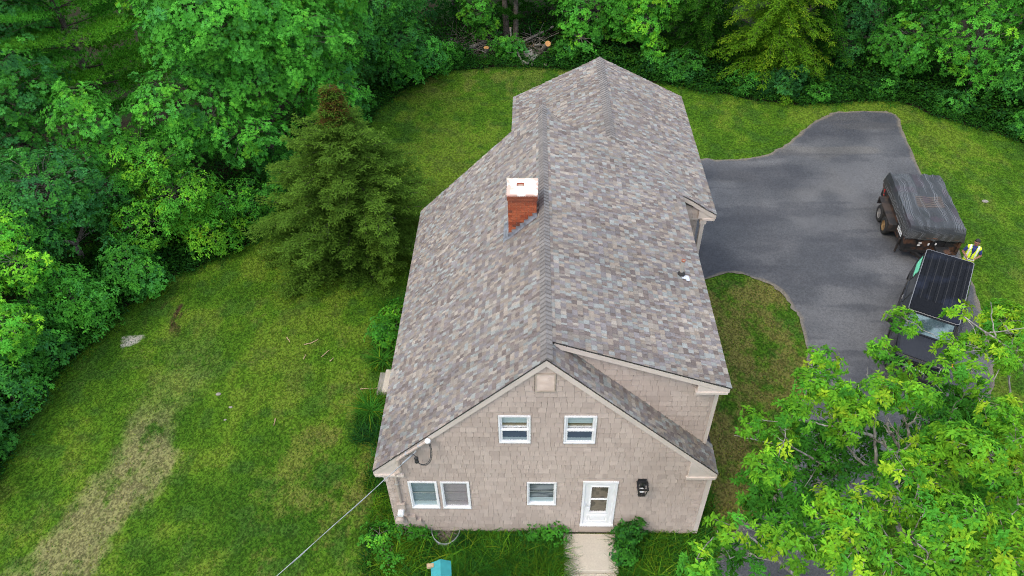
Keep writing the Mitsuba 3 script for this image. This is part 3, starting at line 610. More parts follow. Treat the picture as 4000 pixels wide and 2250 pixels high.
put(f'{t}__case', MB().box(-3.70, -3.52, -.11, -.024, .55, .74), 'beige_paint_mat'); put(f'{t}__lid', MB().box(-3.71, -3.51, -.125, -.111, .54, .75), 'beige_paint_mat')
t = thing('utility_box', 'smaller of the two small beige utility boxes low on the wall', 'utility box')
put(f'{t}__case', MB().box(-3.50, -3.38, -.10, -.024, .40, .55), 'beige_paint_mat'); put(f'{t}__lid', MB().box(-3.51, -3.37, -.115, -.101, .39, .56), 'beige_paint_mat')
t = thing('ground_wire', 'thin beige wire running down beside the meter', 'wire')
put(f'{t}__wire', MB().tube([[-3.76, -.04, 1.2], [-3.74, -.04, .6], [-3.70, -.05, -.1], [-3.68, -.08, GZ]], .012, 5), 'beige_paint_mat')

t = thing('stoop', 'pale concrete slab stoop below the white door', 'stoop')
def rbox(x0, x1, y0, y1, z0, z1, r=.02):
    m = m3d.Manifold.hull_points(np.array([[x, y, z] for x in (x0, x1) for y in (y0, y1) for z in (z0+0, z1-r)]+[[x, y, z1] for x in (x0+r, x1-r) for y in (y0+r, y1-r)]))
    q = m.to_mesh(); return q.vert_properties[:, :3], q.tri_verts
put(f'{t}__slab', rbox(.56, 2.03, -1.17, -.07, GZ-.1, -.10), 'concrete_mat')
put(f'{t}__step', rbox(.54, 2.05, -1.62, -1.172, GZ-.1, -.225), 'concrete_mat')
t = thing('window_well', 'half round corrugated metal window well against the foundation', 'window well')
ang = np.linspace(0, np.pi, 25); well = MB()
for k in range(6):
    r0 = .40+.012*(k % 2)
    a = np.c_[-2.74+np.cos(ang)*r0, .02-np.sin(ang)*(r0+.10), np.full(25, -.02-.04*k)]; b_ = np.c_[-2.74+np.cos(ang)*(.412-.012*(k % 2)), .02-np.sin(ang)*(.512-.012*(k % 2)), np.full(25, -.06-.04*k)]
    well.add(np.vstack([a, b_]), [[i, i+1, i+26, i+25] for i in range(24)])
well.tube(np.c_[-2.74+np.cos(ang)*.405, .02-np.sin(ang)*.505, np.full(25, -.015)], .014, 6)
put(f'{t}__liner', well, 'galv_mat')
gm_ = MB()
for k in range(260):
    r, a = math.sqrt(g.random()), g.uniform(0, np.pi)
    p = (-2.74+math.cos(a)*r*.38, -math.sin(a)*r*.46, GZ+.02+g.uniform(0, .03))
    gm_.obox(p, np.linalg.qr(g.normal(size=(3, 3)))[0]*g.uniform(.012, .03), (g.random(), .5))
put(f'{t}__gravel', gm_, 'gravel_mat', kind='stuff')
t = thing('side_step', 'low concrete and tan side step under the left eave', 'step')
put(f'{t}__lower_step', rbox(-5.50, -5.29, 4.88, 5.86, GZ-.1, -.10), 'grey_concrete_mat')
put(f'{t}__upper_step', rbox(-5.285, -4.20, 4.88, 5.86, GZ-.1, .05), 'concrete_mat')
t = thing('birdhouse', 'turquoise birdhouse with a pitched roof on a short post', 'birdhouse')
bx, by, bz = -2.63, -1.76, 1.0
def rotz(a): c, s = math.cos(a), math.sin(a); return np.array([[c, -s, 0], [s, c, 0], [0, 0, 1.0]])
BR = rotz(.12)
put(f'{t}__roof', MB().prism([(0, .12), (.26, -.03), (0, .09), (-.26, -.03)], *(lambda ya, yb: (lambda p: np.c_[p[:, 0], p[:, 0]*0+ya, p[:, 1]], lambda p: np.c_[p[:, 0], p[:, 0]*0+yb, p[:, 1]]))(-.30, .24)).xf(BR, [bx, by, bz]), 'turquoise_mat')
put(f'{t}__box', MB().box(-.17, .17, -.22, .18, -.34, -.03).xf(BR, [bx, by, bz]), 'turquoise_mat')
put(f'{t}__perch', MB().box(-.36, -.18, .10, .20, -.06, .03).xf(BR, [bx, by, bz]), 'raw_wood_mat')
put(f'{t}__post', MB().box(-.04, .04, -.06, .02, GZ-bz, -.341).xf(BR, [bx, by, bz]), 'grey_wood_mat')
# ---------------------------------------------------------------- leaves
LANCE = (np.array([[0, 0, 0], [.42, .5, .07], [.42, -.5, .07], [.5, 0, 0], [1, 0, -.14]]), np.array([[0, 2, 3], [0, 3, 1], [1, 3, 4], [3, 2, 4]]))
DIAM = (np.array([[0, 0, 0], [.45, .5, .06], [.45, -.5, .06], [1, 0, -.08]]), np.array([[0, 2, 1], [1, 2, 3]]))
OAK = (np.array([[0, 0, 0], [.10, 0, 0], [.34, .46, .08], [.42, .05, 0], [.38, 0, 0], [.66, .50, .06], [.72, .07, 0], [1, 0, -.16], [.34, -.46, .08], [.42, -.05, 0], [.66, -.50, .06], [.72, -.07, 0], [.68, 0, 0]]),
       np.array([[1, 3, 2], [3, 6, 5], [6, 12, 7], [1, 12, 6], [1, 8, 9], [9, 10, 11], [12, 11, 7], [1, 11, 12]]))
NEEDLE = (np.array([[0, .5, 0], [0, -.5, 0], [1, 0, -.05]]), np.array([[0, 1, 2]]))
def unit(v): return v/(np.linalg.norm(v, axis=-1, keepdims=True)+1e-9)
def leaves(tpl, P, D, N, L, W, U, V):
    """one mesh of leaves at P along D facing N, length L, width W, tone (U, V)"""
    tv, tf = tpl; n = len(P); k = len(tv)
    D = unit(D); S = unit(np.cross(N, D)); Nn = np.cross(D, S)
    L, W = np.broadcast_to(L, (n,))[:, None, None], np.broadcast_to(W, (n,))[:, None, None]
    v = P[:, None]+D[:, None]*tv[None, :, 0:1]*L+S[:, None]*tv[None, :, 1:2]*W+Nn[:, None]*tv[None, :, 2:3]*L
    f = tf[None]+(np.arange(n)*k)[:, None, None]
    uv = np.repeat(np.c_[np.broadcast_to(U, (n,)), np.broadcast_to(V, (n,))], k, 0)
    return v.reshape(-1, 3), f.reshape(-1, 3), uv
def join(parts):
    v, f, uv, n = [], [], [], 0
    for a, b, c in parts: v.append(a); f.append(b+n); uv.append(c); n += len(a)
    return (np.vstack(v), np.vstack(f)), np.vstack(uv)
UP = np.array([0, 0, 1.0])
STYLE = {  # leaf template, length, width, leaves per bough, bough radius, droop, flatness
    'ash':    (LANCE, .150, .066, 90, .34, .75, .50, 9),
    'oak':    (OAK,   .215, .165, 56, .46, .50, .45, 6),
    'maple':  (OAK,   .160, .155, 62, .42, .45, .40, 5),
    'cherry': (LANCE, .125, .060, 100, .44, .45, .40, 5),
    'beech':  (DIAM,  .125, .080, 105, .44, .40, .40, 5),
    'shrub':  (DIAM,  .100, .070, 110, .38, .30, .45, 5),
    'far':    (DIAM,  .25,  .17,  66, .62, .45, .50, 4)}
def boughs(blobs, spacing, g, shell=.45, dens=1.0):
    """bough centres in the ellipsoids, kept apart, mostly near their skin; returns centres, outward directions, blob index"""
    C, O, B = [], [], []
    for bi, (cx, cy, cz, rx, ry, rz) in enumerate(blobs):
        vol = 4.2*rx*ry*rz; n = int(dens*vol/(spacing**3)*5)+10
        d = unit(g.normal(size=(n, 3))); rad = g.uniform(0, 1, n)**(1/3)*.5+g.uniform(shell, 1, n)*.5
        p = d*rad[:, None]*np.array([rx, ry, rz])*(0.86+.28*meshkit.noise(d*1.7+bi*9.1)[:, None])+np.array([cx, cy, cz])
        p = p[p[:, 2] > GZ+.25]
        kept = []
        for q in p:
            if all(np.sum((q-k)**2*[1, 1, 2.2]) > spacing**2 for k in kept[-400:]): kept.append(q)
        if not kept: continue
        kept = np.array(kept); C.append(kept); O.append(unit((kept-[cx, cy, cz])/[rx*rx, ry*ry, rz*rz])); B.append(np.full(len(kept), bi))
    return np.vstack(C), np.vstack(O), np.concatenate(B)
def foliage(style, C, O, g, hue, val, dv=.25, dens=1.0, size=1.0, tipglow=0.0, R=1.0):
    """leaves of every bough: a tilted dome of rosettes, each a ring of leaves whose tips droop outwards"""
    tpl, L, W, n, rad, droop, flat, q = STYLE[style]
    k = max(3, int(round(n*dens/q))); m = len(C)
    N = unit(O*flat*1.1+UP*(1-flat)+g.normal(0, .22, (m, 3)))
    X = unit(np.cross(N, g.normal(size=(m, 3)))); Y = np.cross(N, X)
    rr = rad*R*g.uniform(.7, 1.25, m)
    out = unit(O*[1, 1, .25]+g.normal(0, .15, (m, 3)))
    bh = g.normal(0, .09, m); bv = 1+g.normal(0, dv, m)
    new = (g.random(m) < .30)*tipglow*g.uniform(.4, 1, m)*(O[:, 2] > -.25)
    a = g.uniform(0, 2*np.pi, (m, k)); r = np.sqrt(g.uniform(.0, 1, (m, k)))
    e = X[:, None]*np.cos(a)[..., None]+Y[:, None]*np.sin(a)[..., None]
    P = C[:, None]+e*(r*rr[:, None])[..., None]+N[:, None]*(g.normal(0, .16, (m, k))*rr[:, None]-.28*r*r*rr[:, None])[..., None]
    P = P+out[:, None]*(rr*.15)[:, None, None]
    NR = unit(N[:, None]+e*.55*r[..., None]+out[:, None]*.30+g.normal(0, .18, (m, k, 3)))
    XR = unit(np.cross(NR, g.normal(size=(m, k, 3)))); YR = np.cross(NR, XR)
    al = (np.arange(q)/q*2*np.pi)[None, None]+g.uniform(0, 6.3, (m, k, 1))+g.normal(0, .25, (m, k, q))
    er = XR[:, :, None]*np.cos(al)[..., None]+YR[:, :, None]*np.sin(al)[..., None]
    D = er+NR[:, :, None]*g.normal(.22, .18, (m, k, q))[..., None]-UP*(droop*g.uniform(.2, .8, (m, k, q)))[..., None]+out[:, None, None]*.25
    NN = unit(NR[:, :, None]+er*.35+g.normal(0, .18, (m, k, q, 3)))
    sz = size*g.uniform(.68, 1.2, (m, k, q))
    PL = P[:, :, None]+er*(.10*L*sz)[..., None]+g.normal(0, .12*L, (m, k, q, 3))
    U = np.clip(hue+(bh+new*.40)[:, None, None]+g.normal(0, .05, (m, k, 1))+g.normal(0, .04, (m, k, q)), 0, 1)
    V = np.clip(val*(bv*(1+.30*new))[:, None, None]*g.uniform(.82, 1.2, (m, k, 1))*g.uniform(.85, 1.15, (m, k, q)), .25, 2.4)
    t = m*k*q
    return leaves(tpl, PL.reshape(t, 3), D.reshape(t, 3), NN.reshape(t, 3), (L*sz).ravel(), (W*sz).ravel(), U.ravel(), V.ravel())
def bend(a, b, g, wob=.12, n=6, sag=0.0):
    a, b = np.asarray(a, float), np.asarray(b, float); s = np.linspace(0, 1, n)[:, None]; L = np.linalg.norm(b-a)
    k = np.cumsum(g.normal(0, 1, (n, 3)), 0); k -= k[0]+(k[-1]-k[0])*s
    return a+(b-a)*s+k*wob*L*.18+UP*(4*s*(1-s))*sag*L
def wood(mb, base, blobs, C, B, g, r0, pale, stems=1, fork=.35, twig=True):
    """trunk(s) from the base; every blob is reached by a limb that forks off the wood nearest to it; twigs run out to the boughs"""
    base = np.asarray(base, float); cen = np.array([b[:3] for b in blobs])
    tone = lambda: (np.clip(pale+g.normal(0, .12), 0, 1), .5)
    pts, rad, path = [], [], []
    def grow(p, r, start):
        mb.tube(p, r, 7 if r[0] > .05 else 5, tone(), cap=False)
        d = start+np.r_[0, np.cumsum(np.linalg.norm(np.diff(p, axis=0), axis=1))]
        pts.extend(p); rad.extend(r); path.extend(d)
    top = cen.mean(0)
    for si in range(stems):
        part = cen[si::stems] if stems > 1 else cen
        tgt = part.mean(0) if stems > 1 else top
        b0 = base+np.array([g.normal(0, .12), g.normal(0, .12), 0])*(stems > 1)
        hub = b0+(tgt-b0)*fork+np.array([g.normal(0, .1), g.normal(0, .1), .3])
        grow(bend(b0, hub, g, .08, 7), np.linspace(r0, r0*.70, 7), 0.0)
    for i in np.argsort(np.linalg.norm(cen-base, axis=1)):
        tip = cen[i]+np.array([0, 0, blobs[i][5]*.15])
        A = np.array(pts); cost = np.linalg.norm(A-tip, axis=1)*1.0+.30*np.array(path)+1.2*np.maximum(0, A[:, 2]-tip[2])
        j = int(np.argmin(cost)); ra = min(rad[j]*.80, r0*.62)
        n = 7; p = bend(A[j], tip, g, .16, n, .04)
        grow(p, np.linspace(ra, max(.010, ra*.40), n), path[j])
        if not twig: continue
        for q in C[B == i][::(2 if twig == 2 else 1)]:
            s = p[np.argmin(np.linalg.norm(p-q, axis=1)+.6*(p[:, 2] > q[2]))]
            mb.tube(bend(s, q, g, .16, 4, .04), np.linspace(max(.012, ra*.30), .007, 4), 4, tone(), cap=False)
def tree(name, label, cat, base, blobs, style, hue, val, seed, r0=.12, pale=.25, spacing=.62, dens=1.0, size=1.0, dv=.25, tipglow=0.0, stems=1, group=None, bd=1.0, twig=True, R=1.0, fork=.35):
    g = np.random.default_rng(seed); t = thing(name, label, cat, group)
    spacing *= .88; C, O, B = boughs(blobs, spacing, g, dens=bd)
    mb = MB(); wood(mb, (base[0], base[1], GZ-.05), blobs, C, B, g, r0, pale, stems, fork, twig)
    put(f'{t}__trunk', mb, 'bark_mat', smooth=True)
    put(f'{t}__crown', *[(m, 'leaf_mat', False, u) for m, u in [join([foliage(style, C, O, g, hue, val*1.22, dv, dens, size, tipglow, R)])]][0])
    return t
def conifer(name, label, base, H, R, seed, hue, val, form='spruce', z0=.4, asym=None, group=None, brown=0.0, cat='tree', whorl=.26, nper=7, lean=(0, 0), skip=0.0):
    """a trunk, whorls of branches, branchlets along each, needle sprays on every branchlet"""
    g = np.random.default_rng(seed); t = thing(name, label, cat, group)
    base = np.array([base[0], base[1], GZ]); wd = MB()
    wd.tube(np.array([base+np.array([lean[0], lean[1], 0])*s+UP*H*s for s in np.linspace(0, 1, 8)]), np.linspace(.035*H**.8, .015, 8), 8, (.1, .5))
    P, D, N, L, W, U, V = [], [], [], [], [], [], []
    z = z0; az = 0
    while z < H-.15:
        f = 1-(z-z0)/(H-z0)
        for k in range(nper):
            if g.random() < skip: continue
            az += 2.4+g.normal(0, .25)
            rr = R*(.16*min(1, f*4)+.84*min(1, max(0, f-.20)*2.3)**.8 if form == 'spruce' else (f**.5 if form == 'hemlock' else min(1, f*1.8)**.8))*g.uniform(.68, 1.12)+.10
            if asym is not None: rr *= asym(az)
            d = np.array([math.cos(az), math.sin(az), 0]); side = np.array([-d[1], d[0], 0])
            s = np.linspace(0, 1, 7); zz = z+g.normal(0, .08)
            if form == 'spruce': dz = -.30*rr*s+.22*rr*s*s+(.45*f < .16)*.35*rr*s
            elif form == 'hemlock': dz = .05*rr*s-.38*rr*s*s
            else: dz = .16*rr*s+.05*rr*s*s
            O = base+np.array([lean[0], lean[1], 0])*(z/H)
            br = O+UP*(zz+dz)[:, None]+d*(rr*s)[:, None]+side*(np.sin(s*3)*g.normal(0, .06)*rr)[:, None]
            wd.tube(br-UP*.03, np.linspace(.008+.006*rr, .004, 7), 4, (.0, .5), cap=False)
            if form == 'pine':                          # flat plates of long needles near the branch ends
                n = int(95*rr)
                q = g.uniform(.30, 1.02, n); lat = g.normal(0, .30, n)*rr*np.sqrt(q)*.75
                p = O+UP*(zz+np.interp(q, s, dz)+g.normal(0, .05, n)+.04)[:, None]+d*(rr*q)[:, None]+side*lat[:, None]
                m = 11
                dirs = unit(d*.55+side*(np.sign(lat)*.25)[:, None]+UP*.45+np.zeros((n, 3)))[:, None]+g.normal(0, .55, (n, m, 3))
                P.append(np.repeat(p, m, 0)); D.append(dirs.reshape(-1, 3)); N.append(g.normal(size=(n*m, 3))); L.append(g.uniform(.13, .22, n*m)); W.append(np.full(n*m, .030))
                bh, bv = g.normal(0, .06), 1+g.normal(0, .18)
                U.append(np.clip(hue+bh+g.normal(0, .05, n*m), 0, 1)); V.append(val*bv*g.uniform(.7, 1.3, n*m))
                continue
            nb = max(5, int(rr*(13 if form == 'spruce' else 10))); sb = (np.arange(nb)+g.uniform(.2, .8))/nb
            dead = brown > 0 and z > H*.80 and g.random() < brown
            new = g.random() < .35
            for j, q in enumerate(sb):
                o = np.array([np.interp(q, s, br[:, c]) for c in range(3)])
                bl = (.20+(.17 if form == 'spruce' else .24)*rr*(1-q))*g.uniform(.6, 1.25); o = o+UP*g.normal(0, .05)+g.normal(0, .04, 3)
                for sg in (-1, 1):
                    dd = unit(d*g.uniform(.5, .95)+side*sg*g.uniform(.5, 1.0)+UP*(g.uniform(-.25, .40) if form == 'spruce' else g.uniform(-.55, -.1)))
                    n = max(3, int(bl/.045))
                    u = (np.arange(n)+.3)/n
                    p = o+dd*(bl*u)[:, None]-UP*(.10*bl*u*u)[:, None]
                    for sg2 in (-1, 1):
                        tw = dd*.75+np.cross(UP, dd)*sg2*.75+UP*g.uniform(-.25, .30, n)[:, None]+g.normal(0, .15, (n, 3))
                        P.append(p+g.normal(0, .02, (n, 3))); D.append(tw); N.append(np.tile(UP, (n, 1))+g.normal(0, .35, (n, 3)))
                        L.append(g.uniform(.10, .17, n)); W.append(g.uniform(.030, .046, n))
                        tip = (q*.5+u*.5)
                        hh = hue+(.42 if new else .18)*np.clip(tip-.35, 0, 1)+g.normal(0, .05, n)
                        U.append(np.clip(hh, 0, 1)+(3.0 if form == 'spruce' else 0) if not dead else np.clip(1.5+g.normal(0, .15, n), 1.2, 1.8)); V.append(val*(.42 if dead else 1)*(1+.45*np.clip(tip-.4, 0, 1)*(1.3 if new else .6))*g.uniform(.75, 1.25, n))
        z += whorl*(.75+.5*g.random())*(.7+.5*f)
    P, D, N, L, W, U, V = (np.concatenate(x) for x in (P, D, N, L, W, U, V))
    put(f'{t}__trunk', wd, 'bark_mat', smooth=True)
    m, u = join([leaves(NEEDLE if form == 'pine' else DIAM, P, D, N, L, W, U, V)])
    put(f'{t}__crown', m, 'leaf_mat', uv=u)
    return t

# ---- the wood left of the lawn
tree('oak_tree', 'large bright green oak with lobed leaves behind the spruce', 'tree', (-12.6, 18.6), [(-13, 17.6, 7.4, 3.2, 2.4, 2.4), (-10.6, 18.6, 6.2, 2.6, 2.2, 2.2), (-14.3, 15.6, 4.6, 2.2, 1.8, 1.6), (-12.3, 15.9, 3.2, 1.8, 1.5, 1.1), (-9.6, 19.4, 3.8, 1.7, 1.6, 1.6), (-9.9, 21.2, 7.4, 2.8, 2.2, 2.6), (-14.7, 18.4, 8.6, 1.7, 1.7, 2.0), (-11.6, 17.2, 4.9, 1.8, 1.5, 1.3)], 'oak', .42, 1.55, 101, r0=.24, spacing=.70, dens=1.05, dv=.22)
tree('beech_tree', 'dense dark green beech with low branches over the far lawn edge', 'tree', (-8.2, 26.8), [(-7.5, 26.3, 2.2, 2.2, 1.7, 1.8), (-8.1, 27.2, 4.6, 2.4, 2, 2.0), (-6.1, 27.3, 1.3, 1.3, 1.1, 1.1), (-9.3, 25.3, 3.0, 1.5, 1.5, 1.8)], 'beech', .30, 1.15, 102, r0=.16, spacing=.62, dens=1.05)
conifer('white_pine', 'feathery white pine with flat boughs and a dark trunk at top left', (-19.3, 18.7), 11.5, 3.9, 103, .60, 1.5, 'pine', z0=3.6, whorl=.85, nper=6, lean=(-.3, -.4))
tree('apple_tree', 'grey green small leaved tree at the left edge of the picture', 'tree', (-18.2, 11.4), [(-17.9, 11.0, 3.9, 2.1, 1.9, 1.7), (-18.6, 9.4, 2.6, 1.5, 1.4, 1.4), (-17.2, 12.4, 2.6, 1.5, 1.2, 1.3)], 'shrub', .22, 1.25, 104, r0=.14, pale=.5, spacing=.58, dens=1.15, dv=.2)
tree('cherry_tree', 'yellow green cherry sapling leaning over the left lawn edge', 'tree', (-14.6, 13.8), [(-14.4, 12.9, 2.3, 1.7, 1.3, 1.3), (-15.4, 13.4, 3.8, 1.6, 1.3, 1.2), (-13.0, 13.7, 1.2, 1.4, .9, .9), (-15.6, 11.7, 1.7, 1.4, 1.1, 1.1)], 'cherry', .56, 1.25, 105, r0=.08, spacing=.58, dens=1.0, tipglow=.12)
tree('maple_tree', 'mid green maple below the oak and above the cherry sapling', 'tree', (-15.2, 14.8), [(-14.9, 14.4, 3.3, 1.3, 1.0, 1.1), (-17.1, 13.6, 5.4, 1.4, 1.2, 1.4), (-16.6, 13.4, 4.0, 1.3, 1.1, 1.0)], 'maple', .45, 1.4, 106, r0=.10, spacing=.60, dens=.9)
tree('maple_tree', 'dark maple at the top left corner beside the pine', 'tree', (-20.8, 15.2), [(-20.4, 14.6, 6.2, 2.4, 2.0, 2.0), (-20.0, 13.8, 3.8, 1.6, 1.5, 1.6), (-21.4, 17.5, 8.2, 2.6, 2.2, 2.0)], 'maple', .26, 1.2, 107, r0=.18, spacing=.68)
tree('ash_sapling', 'upper of two vivid green ash saplings at the left edge', 'sapling', (-18.2, 7.8), [(-17.4, 7.5, 3.3, 1.1, .9, .8), (-18.4, 8.2, 4.2, 1.2, 1.0, .8)], 'ash', .58, 1.7, 108, r0=.06, pale=.4, spacing=.44, dens=.9, tipglow=.25, size=.85)
tree('ash_sapling', 'lower of two vivid green ash saplings at the left edge', 'sapling', (-18.0, 5.2), [(-17.1, 5.3, 2.6, 1.2, .9, .8), (-18.2, 5.8, 3.0, 1.1, .9, .8)], 'ash', .58, 1.7, 109, r0=.05, pale=.4, spacing=.44, dens=.9, tipglow=.25, size=.85)
BUSH = [(-15.4, 9.9, 1.0, 1.3, 1.0, 1.1, .30, .95, 'shrub', 'round bush by the sand patch, top of the row along the left lawn edge'), (-16.5, 7.9, 1.2, 1.3, 1.1, 1.3, .32, .92, 'cherry', 'dark leafy bush just left of the sand patch'), (-17.1, 6.2, 1.1, 1.1, 1.1, 1.2, .25, .85, 'beech', 'dark bush under the two ash saplings'),
        (-17.4, 4.3, 1.1, 1.2, 1.2, 1.2, .28, .90, 'cherry', 'drooping bush below the lower ash sapling'), (-17.5, 2.6, 1.0, 1.0, 1.0, 1.1, .22, .9, 'maple', 'maple leaved bush at the left edge of the picture'), (-17.2, .9, .9, .9, .9, 1.0, .15, 1.0, 'maple', 'lowest bush at the left edge of the picture'),
        (-13.3, 12.4, .8, 1.1, .8, .9, .60, 1.0, 'cherry', 'low yellow green bush between the cherry sapling and the lawn'), (-11.6, 14.2, .9, 1.1, .9, 1.0, .30, .85, 'cherry', 'low dark bush left of the spruce'), (-10.8, 16.0, 1.1, 1.2, 1.1, 1.3, .25, .8, 'beech', 'dark bush behind the spruce'), (-9.6, 22.2, 1.2, 1.3, 1.1, 1.4, .25, .8, 'beech', 'dark bush between the spruce top and the beech')]
for k, (x, y, z, rx, ry, rz, hue, val, st, lab) in enumerate(BUSH):
    tree('bush', lab, 'bush', (x, y), [(x, y, z+GZ+.1, rx, ry, rz), (x-.5, y+.6, z*.8+GZ+.5, rx*.8, ry*.8, rz*.9)], st, hue+.06, val*1.25, 140+k, r0=.035, spacing=.50, dens=.95, stems=2, twig=2)

# ---- the lone spruce on the lawn
def lop(az):                                              # fuller towards the house, thinner towards the wood
    return 1.0-.08*math.cos(az)
conifer('spruce_tree', 'olive green spruce with a browning top on the lawn left of the house', (-7.45, 12.5), 7.35, 3.45, 201, .38, 1.30, 'spruce', z0=.45, asym=lop, brown=.42, whorl=.22, nper=9, lean=(.15, .1))

g = np.random.default_rng(19); SPR = 'spruce_tree'
for c in ((-8.75, 12.6, 2.5), (-5.9, 11.6, 2.2), (-7.9, 10.7, 2.4)):
    mb = MB()
    for k in range(16):
        a = np.array(c)+g.normal(0, .10, 3); mb.tube(bend(a, a+unit(np.array([c[0]+7.45, c[1]-12.5, -.2])+g.normal(0, .8, 3))*g.uniform(.2, .5), g, .2, 4), np.linspace(.010, .004, 4), 4, (1.0, .5), cap=False)
    put(f'{SPR}__dead_twigs', mb, 'bark_mat')

# ---- the wood behind the house
tree('maple_tree', 'bright maple sapling over the brush pile', 'tree', (-3.3, 31.6), [(-3.5, 31.2, 2.2, .95, .8, .8), (-2.9, 31.0, 1.3, .7, .6, .6), (-4.2, 31.8, 3.0, .7, .6, .6)], 'maple', .45, 1.10, 301, r0=.05, spacing=.48, dens=.9)
conifer('pine_sapling', 'thin pine with tufts of needles above the cut logs', (-1.35, 31.9), 7.5, 1.0, 302, .45, .55, 'pine', z0=1.9, whorl=.75, nper=4, lean=(.2, .3))
conifer('pine_tree', 'bare lower trunk of a pale barked pine above the brush pile', (-1.85, 32.2), 9.0, 2.0, 303, .40, .5, 'pine', z0=3.8, whorl=.7, nper=5, lean=(-.4, .4))
tree('maple_tree', 'leafy green maple right behind the peak of the rear roof', 'tree', (4.2, 32.2), [(3.0, 31.2, 2.0, 2.1, 1.5, 1.7), (5.4, 30.4, 2.3, 2.0, 1.5, 1.6), (4.2, 33.2, 5.2, 3.0, 2.2, 2.2), (1.6, 32.2, 3.4, 1.5, 1.3, 1.6), (2.4, 29.9, .9, 1.0, .8, .8)], 'maple', .44, 1.35, 304, r0=.20, spacing=.62, dens=.95)
tree('ash_tree', 'vivid green ash branches hanging behind the right end of the roof', 'tree', (6.6, 29.6), [(5.9, 28.6, 2.5, 1.2, .9, .9), (6.3, 28.3, 1.3, .8, .7, .7), (6.9, 29.3, 4.0, 1.7, 1.4, 1.2), (5.4, 28.9, 3.6, .9, .8, .8)], 'ash', .56, 1.6, 305, r0=.10, pale=.6, spacing=.46, dens=.95, size=.9)
tree('bush', 'low dark bush beside the right corner of the rear roof', 'bush', (8.0, 27.6), [(7.9, 27.3, .6, 1.2, .9, .9), (6.4, 28.0, .5, .9, .8, .8)], 'beech', .32, .9, 306, r0=.03, spacing=.5, stems=2, twig=2)
conifer('hemlock_tree', 'yellow tipped hemlock with drooping sprays beyond the driveway', (12.4, 27.3), 10.5, 3.1, 307, .76, .85, 'hemlock', z0=.8, whorl=.36, nper=6, skip=.08)
conifer('hemlock_tree', 'darker hemlock left of the yellow tipped one', (9.0, 29.3), 10.0, 2.9, 308, .48, .55, 'hemlock', z0=.8, whorl=.42, nper=6, skip=.1)
conifer('hemlock_tree', 'thin branched hemlock right of the yellow tipped one', (15.2, 28.6), 9.0, 2.7, 309, .52, .60, 'hemlock', z0=.9, whorl=.50, nper=5, skip=.22)
tree('oak_sapling', 'small broad leaved oak sapling under the hemlock', 'sapling', (13.2, 25.4), [(13.1, 25.3, .9, .8, .6, .6), (12.1, 25.7, .6, .5, .5, .5)], 'oak', .12, 1.05, 310, r0=.03, spacing=.42, dens=.8)
RT = [((19.4, 27.2), [(19.2, 26.6, 2.2, 1.9, 1.5, 1.7), (20.4, 27.6, 4.6, 2.2, 1.8, 1.9)], 'maple', .42, 1.02, 'green maple at the far right behind the driveway bay'), ((22.3, 25.2), [(21.7, 25.1, 2.7, 2.0, 1.6, 1.7), (22.8, 24.3, 1.2, 1.5, 1.1, 1.2), (22.2, 26.2, 5.0, 2.2, 1.8, 1.8)], 'ash', .48, 1.18, 'bright leafed ash at the far right above the lawn'),
      ((25.0, 23.6), [(24.3, 23.5, 2.2, 1.9, 1.6, 1.8), (25.6, 23.8, 4.4, 2.2, 1.9, 1.9)], 'beech', .34, .98, 'dense beech at the top right corner'), ((17.2, 29.2), [(17.2, 28.8, 3.4, 2.0, 1.6, 2.3), (16.6, 28.1, 1.2, 1.3, 1.0, 1.1)], 'beech', .24, .74, 'shaded beech between the hemlocks and the right hand maple'), ((26.6, 21.0), [(25.8, 21.2, 2.0, 1.5, 1.4, 1.6), (26.6, 20, 3.6, 1.6, 1.4, 1.5)], 'cherry', .40, .95, 'drooping cherry on the right edge of the picture')]
for k, (b, bl, st, hue, val, lab) in enumerate(RT):
    tree({'maple': 'maple_tree', 'ash': 'ash_tree', 'beech': 'beech_tree', 'cherry': 'cherry_tree'}[st], lab, 'tree', b, bl, st, hue, val*1.25, 320+k, r0=.14, spacing=.62, dens=.95, size=.9 if st == 'ash' else 1)
for k, (x, y, z, r, hue, val, st, lab) in enumerate([(23.6, 21.4, .5, .8, .40, 1.05, 'oak', 'broad leaved bush at the right lawn edge'), (20.9, 23.6, .45, .8, .30, .85, 'shrub', 'low bush at the right lawn edge below the bright ash'), (18.2, 25.6, .35, .7, .34, .9, 'shrub', 'low bush behind the end of the driveway bay'), (14.6, 25.0, .35, .6, .36, .95, 'cherry', 'low bush under the hemlock beside the driveway bay'), (11.0, 26.0, .4, .8, .34, .9, 'cherry', 'low bush left of the oak sapling under the hemlock'),
      (-5.3, 29.2, .5, .8, .42, 1.0, 'cherry', 'light bush at the left end of the brush pile'), (-1.9, 30.1, .6, .75, .42, 1.05, 'maple', 'leafy bush between the two cut stumps'), (1.6, 29.6, .5, .9, .35, .9, 'shrub', 'low bush right of the taller cut stump')]):
    tree('bush', lab, 'bush', (x, y), [(x, y, z+GZ+.1, r, r*.8, r*.8), (x+.5, y+.3, z+GZ, r*.8, r*.7, r*.7)], st, hue, val*1.2, 340+k, r0=.02, spacing=.42, stems=2, twig=2)

